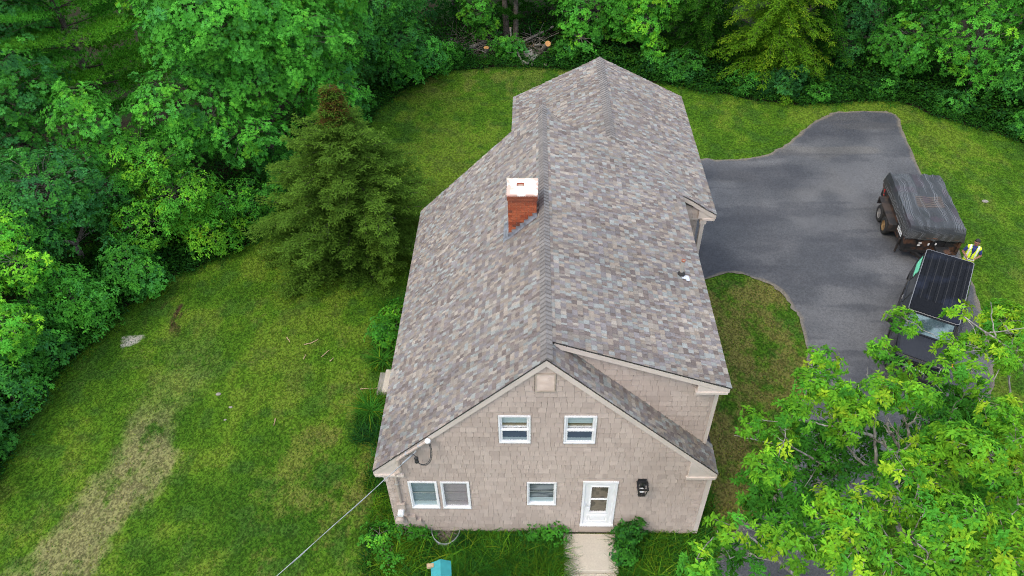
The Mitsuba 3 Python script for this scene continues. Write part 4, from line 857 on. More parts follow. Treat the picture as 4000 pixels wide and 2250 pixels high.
# ---- taller trees of the second row, mostly hidden: they close the wood off
BACK = [(-25.5, 23.5, 9), (-17.5, 26.5, 10), (-13, 29, 10), (-9, 32, 10), (-5.2, 35.5, 10), (-1.5, 37.5, 11), (2.5, 37, 11), (6.8, 34.5, 10), (11.5, 33, 10), (16.5, 32.5, 10), (21, 30.5, 10), (25.5, 27.5, 9), (29.5, 24, 9), (-22.5, 12, 8), (-21.5, 6, 7), (-21, .5, 6)]
WHERE = ['behind the white pine at top left', 'behind the left side of the oak', 'behind the right side of the oak', 'behind the dark green beech', 'behind the maple sapling at the brush pile', 'straight behind the thin pines', 'behind the maple at the rear roof peak', 'behind the hanging ash branches', 'behind the yellow tipped hemlock', 'behind the shaded beech', 'behind the far right maple', 'behind the bright leafed ash at far right', 'beyond the right edge of the picture', 'behind the grey green tree at the left edge', 'behind the two ash saplings at the left edge', 'behind the lowest bushes at the left edge']
for k, (x, y, h) in enumerate(BACK):
    g = np.random.default_rng(400+k)
    tree('forest_tree', 'dark second row tree '+WHERE[k], 'tree', (x, y), [(x, y, h*.72, 2.6, 2.3, h*.26), (x+g.normal(0, .8), y-.8, h*.38, 2.3, 1.9, h*.20), (x+g.normal(0, .8), y-.5, h*.16, 2.0, 1.6, 1.2)], 'far', .26+.1*g.random(), .66+.14*g.random(), 420+k, r0=.20, spacing=.95, dens=1.0, size=.8, twig=False, group='dark trees of the second row')
# ---- the trees over the drive at lower right
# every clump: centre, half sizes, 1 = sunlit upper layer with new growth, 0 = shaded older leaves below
FORE = [
    ('tall ash with pale forking limbs leaning over the driveway', (10.4, 0.4), [(6.21, -0.25, 3.35, 0.44, 0.42, 0.26, 0), (6.86, -0.4, 3.01, 0.45, 0.43, 0.27, 0), (6.52, -0.73, 2.66, 0.41, 0.39, 0.25, 0), (7.4, -0.16, 3.24, 0.34, 0.32, 0.2, 0), (7.69, 1.29, 2.74, 0.4, 0.38, 0.24, 0), (6.58, 1.13, 3.3, 0.39, 0.37, 0.23, 0), (9.85, 0.83, 3.04, 0.41, 0.39, 0.25, 0), (8.89, -0.74, 3.32, 0.38, 0.36, 0.23, 0), (8.39, 0.54, 2.94, 0.36, 0.34, 0.22, 0), (7.49, 2.58, 4.22, 0.4, 0.38, 0.25, 1), (6.52, 1.16, 4.99, 0.46, 0.44, 0.29, 1), (6.92, 0.84, 5.12, 0.4, 0.38, 0.25, 1), (5.63, -0.04, 5.24, 0.38, 0.36, 0.24, 1), (5.9, 0.1, 5.42, 0.31, 0.3, 0.2, 1), (4.96, -0.0, 4.88, 0.4, 0.38, 0.25, 1), (7.17, 0.43, 5.17, 0.51, 0.49, 0.32, 1), (7.84, 0.49, 5.21, 0.48, 0.45, 0.3, 1), (8.28, 1.09, 4.88, 0.34, 0.32, 0.21, 1), (8.99, 0.95, 4.65, 0.49, 0.47, 0.3, 1), (8.79, 0.44, 5.43, 0.35, 0.33, 0.22, 1), (6.85, -0.12, 4.9, 0.4, 0.38, 0.24, 1), (7.06, -0.12, 5.36, 0.35, 0.33, 0.22, 1), (5.36, -0.72, 5.12, 0.31, 0.29, 0.19, 1), (4.86, -1.5, 5.21, 0.46, 0.44, 0.29, 1), (6.64, 0.36, 3.65, 0.54, 0.51, 0.33, 0), (9.82, 1.13, 3.44, 0.49, 0.46, 0.3, 0), (8.69, 0.51, 3.69, 0.35, 0.33, 0.22, 0), (8.33, 1.03, 3.45, 0.39, 0.37, 0.24, 0)], 501, 4),
    ('ash with pale bare twigs whose leaves hide the front of the black car', (13.2, 1.6), [(11.62, 1.57, 3.23, 0.5, 0.47, 0.3, 0), (10.45, 1.26, 3.39, 0.41, 0.39, 0.25, 0), (11.05, 2.12, 3.11, 0.54, 0.51, 0.33, 0), (11.59, 1.95, 3.09, 0.51, 0.48, 0.31, 0), (11.41, 1.09, 3.4, 0.47, 0.45, 0.29, 0), (10.05, 3.91, 4.34, 0.42, 0.4, 0.26, 1), (11.5, 4.17, 4.62, 0.29, 0.27, 0.18, 1), (9.17, 2.88, 4.23, 0.37, 0.35, 0.22, 1), (9.29, 2.06, 4.5, 0.3, 0.29, 0.19, 1), (10.83, 2.9, 4.53, 0.39, 0.37, 0.24, 1), (11.7, 3.3, 4.28, 0.41, 0.38, 0.26, 1), (10.05, 1.85, 4.74, 0.35, 0.33, 0.22, 1), (10.59, 1.54, 4.74, 0.42, 0.4, 0.26, 1), (12.62, 3.8, 4.46, 0.67, 0.64, 0.42, 1), (12.12, 2.59, 4.56, 0.5, 0.47, 0.31, 1), (10.89, 0.28, 4.89, 0.52, 0.49, 0.32, 1), (10.34, -0.8, 5.35, 0.44, 0.42, 0.27, 1)], 502, 3),
    ('bright ash crown at the bottom edge right of the stoop', (9.2, -3.4), [(5.52, -1.68, 3.38, 0.42, 0.4, 0.25, 0), (4.69, -2.34, 3.09, 0.38, 0.36, 0.23, 0), (4.02, -2.45, 2.9, 0.34, 0.32, 0.2, 0), (3.42, -2.63, 2.98, 0.34, 0.32, 0.2, 0), (5.98, -2.31, 5.18, 0.48, 0.45, 0.3, 1), (6.32, -2.62, 5.4, 0.48, 0.46, 0.3, 1), (7.26, -2.04, 4.82, 0.41, 0.39, 0.25, 1), (3.73, -2.82, 5.15, 0.38, 0.36, 0.23, 1), (3.42, -2.95, 4.89, 0.28, 0.27, 0.18, 1), (4.96, -3.34, 5.24, 0.46, 0.44, 0.29, 1), (5.61, -3.23, 5.23, 0.47, 0.45, 0.29, 1), (4.47, -2.81, 4.82, 0.28, 0.26, 0.17, 1), (6.12, -3.33, 5.31, 0.52, 0.5, 0.33, 1), (6.71, -3.54, 5.18, 0.51, 0.48, 0.31, 1), (2.99, -3.47, 4.97, 0.34, 0.32, 0.21, 1), (5.22, -0.69, 3.18, 0.48, 0.45, 0.3, 0), (5.19, -1.13, 3.17, 0.44, 0.42, 0.27, 0), (5.95, -0.97, 3.4, 0.4, 0.38, 0.25, 0), (7.19, 0.3, 3.27, 0.47, 0.45, 0.29, 0), (5.17, -2.08, 3.11, 0.35, 0.33, 0.22, 0), (6.19, -1.75, 3.63, 0.35, 0.33, 0.22, 0)], 503, 4),
    ('bright ash crown filling the bottom right corner', (12.2, -2.0), [(9.2, -0.62, 5.03, 0.61, 0.58, 0.38, 1), (9.51, -1.08, 5.27, 0.6, 0.57, 0.37, 1), (8.7, -0.74, 4.67, 0.54, 0.51, 0.33, 1), (7.72, -1.51, 5.22, 0.5, 0.48, 0.31, 1), (9.99, -1.42, 4.95, 0.51, 0.49, 0.32, 1), (8.67, -1.63, 4.72, 0.41, 0.39, 0.26, 1), (7.94, -3.01, 5.2, 0.55, 0.53, 0.34, 1), (8.52, -2.76, 5.31, 0.52, 0.5, 0.32, 1), (9.22, -2.88, 4.99, 0.54, 0.51, 0.33, 1), (7.72, -2.46, 5.26, 0.44, 0.42, 0.27, 1), (10.09, -2.02, 4.73, 0.48, 0.46, 0.3, 1), (9.02, -3.65, 5.33, 0.51, 0.48, 0.31, 1), (7.48, -3.51, 5.03, 0.46, 0.43, 0.28, 1), (8.67, -3.36, 4.77, 0.54, 0.52, 0.34, 1), (9.48, -1.31, 3.55, 0.53, 0.51, 0.33, 0), (7.85, -0.52, 3.55, 0.37, 0.36, 0.23, 0), (8.72, -1.75, 3.09, 0.45, 0.43, 0.28, 0), (10.27, -1.19, 3.72, 0.46, 0.44, 0.29, 0)], 504, 3),
]
BARE = [(0, [(8.15, -.36, 3.2), (8.0, .29, 4.2), (7.94, .66, 5.0)]), (0, [(8.0, .2, 4.1), (7.22, .07, 4.6), (6.53, -.16, 5.0)]), (0, [(8.52, -.06, 3.8), (7.99, .16, 4.1)]), (0, [(8.15, -.36, 3.2), (7.51, -.14, 3.8), (7.12, -.11, 4.3)]), (0, [(8.6, -.3, 1.6), (7.93, -.22, 2.5), (6.99, -.12, 3.3), (5.7, -.12, 4.3)]), (0, [(8.23, -.14, 2.5), (7.78, -.05, 3.2)]), (0, [(8.66, .14, 3.8), (8.11, .23, 4.6)]), (0, [(8.88, .04, 4.0), (8.59, .16, 4.6), (8.59, .01, 5.0)]), (0, [(9.6, .2, 1.2), (8.9, -.2, 2.4), (8.15, -.36, 3.2)]), (0, [(9.6, .2, 1.2), (9.1, .1, 2.8), (8.52, -.06, 3.8), (8.88, .04, 4.0)]),
    (1, [(13.0, 1.9, 3.2), (12.59, 2.44, 4.2), (12.05, 2.84, 4.6), (11.16, 3.46, 5.0)]), (1, [(12.92, 3.44, 4.4), (12.31, 3.25, 4.6)]), (1, [(13.0, 1.7, 1.2), (12.66, 2.22, 3.0), (12.26, 2.63, 4.2)]), (2, [(8.4, -2.6, 2.8), (7.75, -1.88, 4.0), (7.54, -2.74, 4.6), (7.63, -3.43, 5.0), (8.12, -3.43, 5.0)]), (3, [(10.4, -2.2, 3.2), (9.27, -2.35, 4.5), (8.96, -2.2, 5.0)]), (2, [(5.6, -3.1, 3.3), (4.81, -2.82, 4.0), (4.27, -2.54, 4.4)])]
def bare_limb(mb, p, r, g, depth=2):
    p = np.array(p, float); s = np.linspace(0, len(p)-1, 4*len(p)); q = np.stack([np.interp(s, np.arange(len(p)), p[:, c]) for c in range(3)], 1)
    q[1:-1] += g.normal(0, .008, (len(q)-2, 3)); mb.tube(q, np.linspace(r, r*.45, len(q)), 6, (g.uniform(.85, 1), .5), cap=False)
    if depth == 0: return
    L_ = np.linalg.norm(q[-1]-q[0]); d = unit(q[-1]-q[0])
    for k in range(3 if depth == 2 else 2):
        a = q[g.integers(len(q)//3, len(q))]; e = a+unit(d+g.normal(0, .5, 3)+UP*.2)*L_*g.uniform(.25, .45)
        bare_limb(mb, [a, (a+e)/2+g.normal(0, .03, 3), e], r*.45, g, depth-1)
for fi, (lab, b, bl, sd, st) in enumerate(FORE):
    g = np.random.default_rng(sd); t = thing('ash_tree', lab, 'tree'); mb = MB(); parts = []
    Cs, Bs = [], []
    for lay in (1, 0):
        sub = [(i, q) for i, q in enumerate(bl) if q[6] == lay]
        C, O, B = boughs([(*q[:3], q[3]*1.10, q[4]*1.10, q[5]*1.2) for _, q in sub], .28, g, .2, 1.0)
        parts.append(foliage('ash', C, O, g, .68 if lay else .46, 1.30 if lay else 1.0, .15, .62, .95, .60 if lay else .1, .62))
        Cs.append(C); Bs.append(np.array([sub[i][0] for i in B]))
    wood(mb, (b[0], b[1], GZ-.05), [q[:6] for q in bl], np.vstack(Cs), np.concatenate(Bs), g, .10, 1.0, st, .45, 2)
    put(f'{t}__trunk', mb, 'bark_mat', smooth=True)
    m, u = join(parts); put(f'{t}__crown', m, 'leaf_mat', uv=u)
    for k, p in BARE:
        if k == fi:
            mb = MB(); bare_limb(mb, p, .042, g, 1 if p[-1] == (11.16, 3.46, 5.0) else 2); put(f'{t}__bare_limb', mb, 'bark_mat', smooth=True)

# ---------------------------------------------------------------- ground plants
def blades(P, H, W, lean, g, hue, val, seg=3):
    """curved grass blades: strips of seg quads"""
    n = len(P); a = g.uniform(0, 2*np.pi, n); d = np.c_[np.cos(a), np.sin(a), np.zeros(n)]; sd = np.c_[-d[:, 1], d[:, 0], np.zeros(n)]
    t = np.linspace(0, 1, seg+1); vs = []
    for k in t:
        c = P+d*(H*lean*k**1.7)[:, None]+UP*(H*(k-.45*lean*k*k))[:, None]; w = W*(1-k*.92)
        vs += [c-sd*w[:, None], c+sd*w[:, None]]
    V = np.stack(vs, 1).reshape(-1, 3); k2 = 2*(seg+1)
    q = np.array([[2*i, 2*i+1, 2*i+3, 2*i+2] for i in range(seg)]); q = np.vstack([q[:, [0, 1, 2]], q[:, [0, 2, 3]]])
    F = (q[None]+(np.arange(n)*k2)[:, None, None]).reshape(-1, 3)
    return V, F, np.repeat(np.c_[np.broadcast_to(hue, (n,)), np.broadcast_to(val, (n,))], k2, 0)
import shapely
g = np.random.default_rng(77)
# mown grass: short tufts over the lawn in view, coloured like the sheet beneath
n = 230000
x, y = g.uniform(-17.3, 24, n), -3+32.5*g.random(n)**1.12
housefoot = sbox(wl, -.1, wr, 11).union(sbox(-.8, 9.5, 5.3, 16))
ok = shapely.contains_xy(LAWN, x, y) & ~shapely.contains_xy(DRIVE.buffer(-.02), x, y) & ~shapely.contains_xy(housefoot, x, y)
x, y = x[ok], y[ok]
big, mid, fine, track, dry, isl, edge, front = lawn_masks(x, y, nnoise, nsmooth)
ok = g.random(len(x)) > track*.85; x, y, mid, dry, isl, front, track, big = (q[ok] for q in (x, y, mid, dry, isl, front, track, big))
n = len(x); P = np.c_[x, y, np.full(n, GZ)]
hue = np.clip(.62+.3*(big-.5)+.25*(mid-.5)+g.normal(0, .1, n), 0, 1)
br = np.clip(dry*.35+isl*.45+front*.5+track, 0, 1); hue = np.where(g.random(n) < br*.55, 1.2+.15*g.random(n), hue)
V, F, uv = blades(P, g.uniform(.03, .075, n), g.uniform(.007, .016, n), g.uniform(.3, 1.0, n), g, hue, np.where(hue > 1, 1.1, .38+.30*g.random(n)), 1)
scene['lawn_grass'] = mikit.ply((V, F), 'leaf_mat', uv=uv); tag('lawn_grass', 'short mown grass blades over the whole lawn', 'grass', kind='stuff')
# long uncut grass and weeds along the foot of the front wall and round the house
zones = [(-6.0, -5.0, 3.0, 4.85, 1500, .38), (-5.9, -4.9, 5.95, 9.4, 2200, .36), (-4.3, .45, -1.9, -.03, 12000, .46), (2.06, 4.6, -1.6, -.03, 4200, .34), (-5.0, -4.2, -1.6, 1.2, 1300, .26), (-5.3, -4.15, 1.2, 4.8, 1500, .30), (-5.2, -4.15, 5.9, 11.5, 2400, .24), (4.3, 5.0, -.5, 7.6, 1800, .22)]
pp, hh = [], []
for x0, x1, y0, y1, n, h in zones:
    q = np.c_[g.uniform(x0, x1, n), g.uniform(y0, y1, n), np.full(n, GZ)]
    keep = (np.hypot(q[:, 0]+2.74, (q[:, 1]-.02)*.85) > .46) & ~((q[:, 0] > -5.55) & (q[:, 0] < -4.1) & (q[:, 1] > 4.8) & (q[:, 1] < 5.9)) & (np.hypot(q[:, 0]-bx, q[:, 1]-by) > .12)
    q = q[keep]; pp.append(q); hh.append(h*(.45+1.0*nnoise(q[:, 0]*1.3, q[:, 1]*1.3, 2.0))*g.uniform(.6, 1.2, len(q)))
P, hgt = np.vstack(pp), np.concatenate(hh); n = len(P)
nb_ = 520; PB = np.c_[np.r_[g.uniform(-4.2, .05, nb_), g.uniform(2.6, 4.5, nb_//2)], np.r_[g.uniform(-1.7, -.1, nb_), g.uniform(-1.5, -.1, nb_//2)], np.full(nb_+nb_//2, GZ)]
PB = PB[np.hypot(PB[:, 0]+2.74, PB[:, 1]) > .62]; nb_ = len(PB)
big_ = blades(PB, g.uniform(.35, .75, nb_), g.uniform(.014, .024, nb_), g.uniform(.8, 1.7, nb_), g, np.where(g.random(nb_) < .10, 1.15, np.clip(g.normal(.62, .15, nb_), 0, .95)), g.uniform(.55, 1.2, nb_), 5)
V, F, uv = blades(P, hgt*1.25, g.uniform(.007, .017, n), g.uniform(.45, 1.5, n), g, np.where(g.random(n) < .05, 1.2, np.clip(.52+.75*(nnoise(P[:, 0]*2.2, P[:, 1]*2.2, 5.0)-.5)+g.normal(0, .14, n), 0, .95)), g.uniform(.34, 1.0, n)*(.5+.8*nnoise(P[:, 0]*3, P[:, 1]*3, 8.0)), 3)
(mm, uu) = join([(V, F, uv), big_]); scene['tall_grass'] = mikit.ply(mm, 'leaf_mat', uv=uu); tag('tall_grass', 'long uncut grass along the foot of the house walls', 'grass', kind='stuff')
# low growth where lawn meets wood
e = np.array(LAWN.exterior.segmentize(.05).coords)[:, :2]; e = e[(e[:, 1] > -1) & ((e[:, 0] < 23.8))]
n = 9000; i = g.integers(0, len(e), n); off = g.normal(0.0, .55, n); P2 = e[i]+g.normal(0, .45, (n, 2))
cen = np.array([2.0, 11.0]); dd = unit(P2-cen); P2 = P2+dd*np.abs(off)[:, None]
P2 = P2[~shapely.contains_xy(DRIVE.buffer(.25), P2[:, 0], P2[:, 1])]; n = len(P2)
inside = shapely.contains_xy(LAWN.buffer(-.25), P2[:, 0], P2[:, 1]); P2 = P2[~inside | (g.random(n) < .12)]; n = len(P2)
C = np.c_[P2, GZ+g.uniform(.05, .42, n)]
m = 7; PP = (C[:, None]+g.normal(0, .10, (n, m, 3))*[1, 1, .5]).reshape(-1, 3); PP[:, 2] = np.maximum(PP[:, 2], GZ+.02)
DD = g.normal(size=(n*m, 3))*[1, 1, .3]; NN = np.tile(UP, (n*m, 1))+g.normal(0, .4, (n*m, 3))
U = np.repeat(np.clip(.36+g.normal(0, .14, n), 0, 1), m); Vv = np.repeat(.55+g.normal(0, .14, n), m)*g.uniform(.8, 1.2, n*m)
v, f, uv = leaves(LANCE, PP, DD, NN, g.uniform(.07, .14, n*m), g.uniform(.035, .07, n*m), U, np.clip(Vv, .3, 1.6))
v2, f2, uv2 = blades(np.c_[P2[:4200]+g.normal(0, .2, (len(P2[:4200]), 2)), np.full(len(P2[:4200]), GZ)], g.uniform(.12, .38, len(P2[:4200])), g.uniform(.008, .015, len(P2[:4200])), g.uniform(.4, 1.2, len(P2[:4200])), g, .5, .85, 2)
n3 = 16000; i = g.integers(0, len(e), n3); P3 = e[i]+unit(e[i]-cen)*(g.random(n3)**1.3*8.0)[:, None]+g.normal(0, .5, (n3, 2))
P3 = P3[~shapely.contains_xy(LAWN.buffer(.25), P3[:, 0], P3[:, 1]) & (np.hypot(P3[:, 0]+1.5, (P3[:, 1]-30.6)*1.4) > 2.6)]; n3 = len(P3)
C3 = np.c_[P3, GZ+g.uniform(.08, .85, n3)]; m3 = 8
Q3 = (C3[:, None]+g.normal(0, .17, (n3, m3, 3))*[1, 1, .45]).reshape(-1, 3); Q3[:, 2] = np.maximum(Q3[:, 2], GZ+.02)
v3, f3, uv3 = leaves(DIAM, Q3, g.normal(size=(n3*m3, 3))*[1, 1, .3]-UP*.2, np.tile(UP, (n3*m3, 1))+g.normal(0, .4, (n3*m3, 3)), g.uniform(.12, .24, n3*m3), g.uniform(.07, .13, n3*m3), np.repeat(np.clip(.34+g.normal(0, .15, n3), 0, 1), m3), np.repeat(np.clip(.52+g.normal(0, .16, n3), .2, 1), m3)*g.uniform(.8, 1.2, n3*m3))
(mm, uu) = join([(v, f, uv), (v2, f2, uv2), (v3, f3, uv3)])
scene['undergrowth'] = mikit.ply(mm, 'leaf_mat', uv=uu); tag('undergrowth', 'low ferns, seedlings and rough grass where the lawn meets the wood', 'ground cover', kind='stuff')

def clump(label, name, c, n, h, w, hue, val, seed, cat, lean=(.7, 1.4)):
    g = np.random.default_rng(seed); t = thing(name, label, cat)
    P = np.c_[c[0]+g.normal(0, .06, n), c[1]+g.normal(0, .06, n), np.full(n, GZ)]
    V, F, uv = blades(P, g.uniform(.6, 1.1, n)*h, np.full(n, w)*g.uniform(.7, 1.2, n), g.uniform(*lean, n), g, np.where(g.random(n) < .12, 1.15, np.clip(hue+g.normal(0, .08, n), 0, 1)), val*g.uniform(.8, 1.2, n), 5)
    put(f'{t}__leaves', (V, F), 'leaf_mat', uv=uv)
clump('yellow green daylily clump in the grass left of the stoop', 'daylily', (-.85, -.75), 46, .62, .017, .80, 1.25, 601, 'plant')
clump('yellow striped daylily clump at the bottom edge right of the stoop', 'daylily', (3.05, -1.35), 40, .62, .018, .85, 1.35, 602, 'plant')
clump('dark strappy clump below the left eave, nearer the front corner', 'daylily', (-5.55, 4.2), 110, .80, .020, .50, 1.0, 603, 'plant')
clump('strappy clump under the left eave beyond the side step', 'daylily', (-5.5, 6.45), 100, .72, .022, .50, 1.05, 604, 'plant')
tree('shrub', 'light green leafy shrub below the left eave beyond the side step', 'shrub', (-5.4, 7.4), [(-5.5, 7.4, .35, .42, .6, .45), (-5.25, 8.4, .25, .35, .5, .35)], 'cherry', .55, 1.15, 611, r0=.02, spacing=.30, dens=.8, stems=1)
tree('weed', 'tall bushy weed right of the stoop against the wall', 'plant', (2.32, -.30), [(2.32, -.28, .30, .34, .22, .50), (2.62, -.22, .55, .16, .12, .34), (2.25, -.75, .10, .35, .30, .28)], 'shrub', .30, .85, 612, r0=.012, spacing=.22, dens=.7, size=.8, R=.6)
tree('weed', 'leafy weed by the wall left of the stoop', 'plant', (.35, -.16), [(.35, -.18, .15, .35, .16, .32), (-.25, -.16, .05, .25, .14, .24)], 'cherry', .42, 1.0, 613, r0=.012, spacing=.24, dens=.6, size=.8, R=.6)
tree('weed', 'low leafy weed by the meters at the left end of the front wall', 'plant', (-3.4, -.2), [(-3.5, -.22, .0, .5, .18, .28), (-4.0, -.15, -.02, .35, .2, .26)], 'cherry', .46, .9, 615, r0=.01, spacing=.24, dens=.6, size=.8, R=.6)
tree('weed', 'broad leafed weed patch in the rough grass at the front left corner', 'plant', (-4.2, -.9), [(-4.25, -.9, -.05, .5, .5, .18), (-4.6, -.2, -.05, .4, .4, .18)], 'shrub', .50, 1.1, 614, r0=.01, spacing=.26, dens=.5, size=.9, R=.6)
# ---------------------------------------------------------------- vehicles
def place(mb, ang, pos): return mb.xf(rotz(ang), pos)
pbr('car_paint_mat', col(lambda p, n, uv: mi.Color3f(0.012, 0.014, 0.020)*(0.8+0.5*fbm(p.x*2, p.y*2, p.z*2))), 0.35, spec=0.3, clearcoat=0.25, clearcoat_gloss=0.85)
pbr('car_roof_mat', col(lambda p, n, uv: mix((0.004, 0.005, 0.008), (0.012, 0.016, 0.030), smoothstep(0.40, 0.75, fbm(p.x*1.6, p.y*1.6, 3.0)))), 0.55, spec=0.12)
pbr('car_trim_mat', (0.016, 0.016, 0.017), 0.65)
pbr('car_glass_mat', (0.012, 0.016, 0.020), 0.04, spec=0.9, clearcoat=1.0)
pbr('windshield_mat', col(lambda p, n, uv: mix((0.02, 0.05, 0.07), (0.13, 0.21, 0.25), smoothstep(0.45, 0.62, fbm(p.x*2.6, p.y*2.6, p.z*2.6)))), 0.05, spec=0.9, clearcoat=1.0)
pbr('tyre_mat', (0.020, 0.020, 0.020), 0.85)
pbr('alloy_mat', (0.36, 0.36, 0.37), 0.35, 0.8)
pbr('sticker_mat', (0.16, 0.62, 0.40), 0.6)
pbr('white_sticker_mat', (0.72, 0.72, 0.72), 0.6)
pbr('red_lens_mat', (0.40, 0.02, 0.02), 0.25)
pbr('amber_lens_mat', (0.80, 0.16, 0.01), 0.3)
pbr('chrome_mat', (0.70, 0.71, 0.73), 0.15, 0.95)
pbr('lamp_glass_mat', (0.55, 0.57, 0.60), 0.1, 0.3)
def hull(pts):
    m = m3d.Manifold.hull_points(np.asarray(pts, float)).to_mesh(); return m.vert_properties[:, :3], m.tri_verts
def wheel(mb_tyre, mb_rim, c, r, w, side, spokes=5):
    """axis along local y; side = +-1 faces outwards"""
    mb_tyre.lathe([(r*.60, -w/2), (r*.90, -w/2), (r, -w/2+.035), (r, w/2-.035), (r*.90, w/2), (r*.60, w/2)], c, (0, side, 0), 24)
    mb_rim.lathe([(r*.62, -w/2+.02), (r*.62, w/2-.01), (r*.55, w/2-.02), (r*.52, w/2-.06), (r*.50, 0)], c, (0, side, 0), 24)
    for k in range(spokes):
        a = 2*math.pi*k/spokes; d = np.array([math.cos(a), 0, math.sin(a)]); s = np.array([-d[2], 0, d[0]])
        mb_rim.obox(np.array(c)+d*r*.30+np.array([0, side*(w/2-.05), 0]), [d*r*.26, s*r*.09, [0, .018, 0]])
    mb_rim.lathe([(r*.16, w/2-.07), (r*.16, w/2-.02), (0, w/2-.015)], c, (0, side, 0), 12)

CAR = thing('car', 'black boxy four wheel drive car with a ribbed roof parked on the driveway', 'car')
cang, cpos = math.atan2(-.864, -.504), np.array([14.80, 10.10, GZ])
def cput(key, mb, mat, **k):
    if not isinstance(mb, MB): mb = MB().add(*mb)
    return put(f'{CAR}__{key}', place(mb, cang, cpos), mat, **k)
# local frame: x forwards from the rear edge of the roof, y to the car's left, z up
W0, W1, W2 = .98, .935, .775                              # half widths: beltline bottom, belt, roof
cput('body', MB().add(*hull([(x, s*W0, z) for x in (-.05, 5.05) for s in (-1, 1) for z in (.52, .60)]+[(x, s*W1, 1.14) for x in (-.02, 4.05) for s in (-1, 1)]))
     .add(*hull([(4.0, s*.80, z) for s in (-1, 1) for z in (.7, 1.15)]+[(5.15, s*.66, z) for s in (-1, 1) for z in (.7, 1.05)]+[(4.05, s*.74, 1.19) for s in (-1, 1)]+[(5.08, s*.60, 1.12) for s in (-1, 1)])), 'car_paint_mat', smooth=25)
cput('hood', MB().add(*hull([(4.02, s*.72, 1.205) for s in (-1, 1)]+[(5.10, s*.60, 1.125) for s in (-1, 1)]+[(4.02, s*.66, 1.235) for s in (-1, 1)]+[(5.05, s*.54, 1.15) for s in (-1, 1)]+[(4.02, s*.72, 1.17) for s in (-1, 1)]+[(5.10, s*.60, 1.09) for s in (-1, 1)])), 'car_paint_mat', smooth=25)
cput('cabin', MB().add(*hull([(x, s*W1, 1.14) for x in (0.0, 4.0) for s in (-1, 1)]+[(x, s*(W2-.01), 1.74) for x in (.06, 3.60) for s in (-1, 1)])), 'car_trim_mat')
def rrect(x0, x1, w, r, n=5):
    pts = []
    for cx, cy, a0 in ((x1-r, w-r, 0), (x0+r, w-r, 90), (x0+r, -w+r, 180), (x1-r, -w+r, 270)):
        for k in range(n): a = math.radians(a0+90*k/(n-1)); pts.append((cx+r*math.cos(a), cy+r*math.sin(a)))
    return np.array(pts)
o, i_ = rrect(.02, 3.68, W2+.02, .10), rrect(.07, 3.63, W2-.03, .08)
roof = hull(np.vstack([np.c_[o, np.full(len(o), 1.74)], np.c_[o, np.full(len(o), 1.80)], np.c_[i_, np.full(len(i_), 1.835)]]))
cput('roof', MB().add(*roof), 'car_roof_mat', smooth=30)
rim = MB(); rim.tube(np.vstack([np.c_[rrect(.03, 3.66, W2+.012, .10), np.full(20, 1.803)], [[3.66, .675+.012, 1.803]]]), .014, 5)
cput('roof__gutter', rim, 'alloy_mat')
for k in range(6):
    yk = -.60+.24*k
    cput('roof__rib', MB().add(*hull([(x, yk+s*.045, 1.832) for x in (.22, 2.95) for s in (-1, 1)]+[(x, yk+s*.022, 1.852) for x in (.26, 2.90) for s in (-1, 1)])), 'car_roof_mat')
    cput('roof__groove', MB().box(.24, 2.95, yk+.050, yk+.066, 1.8345, 1.8375), 'car_trim_mat')
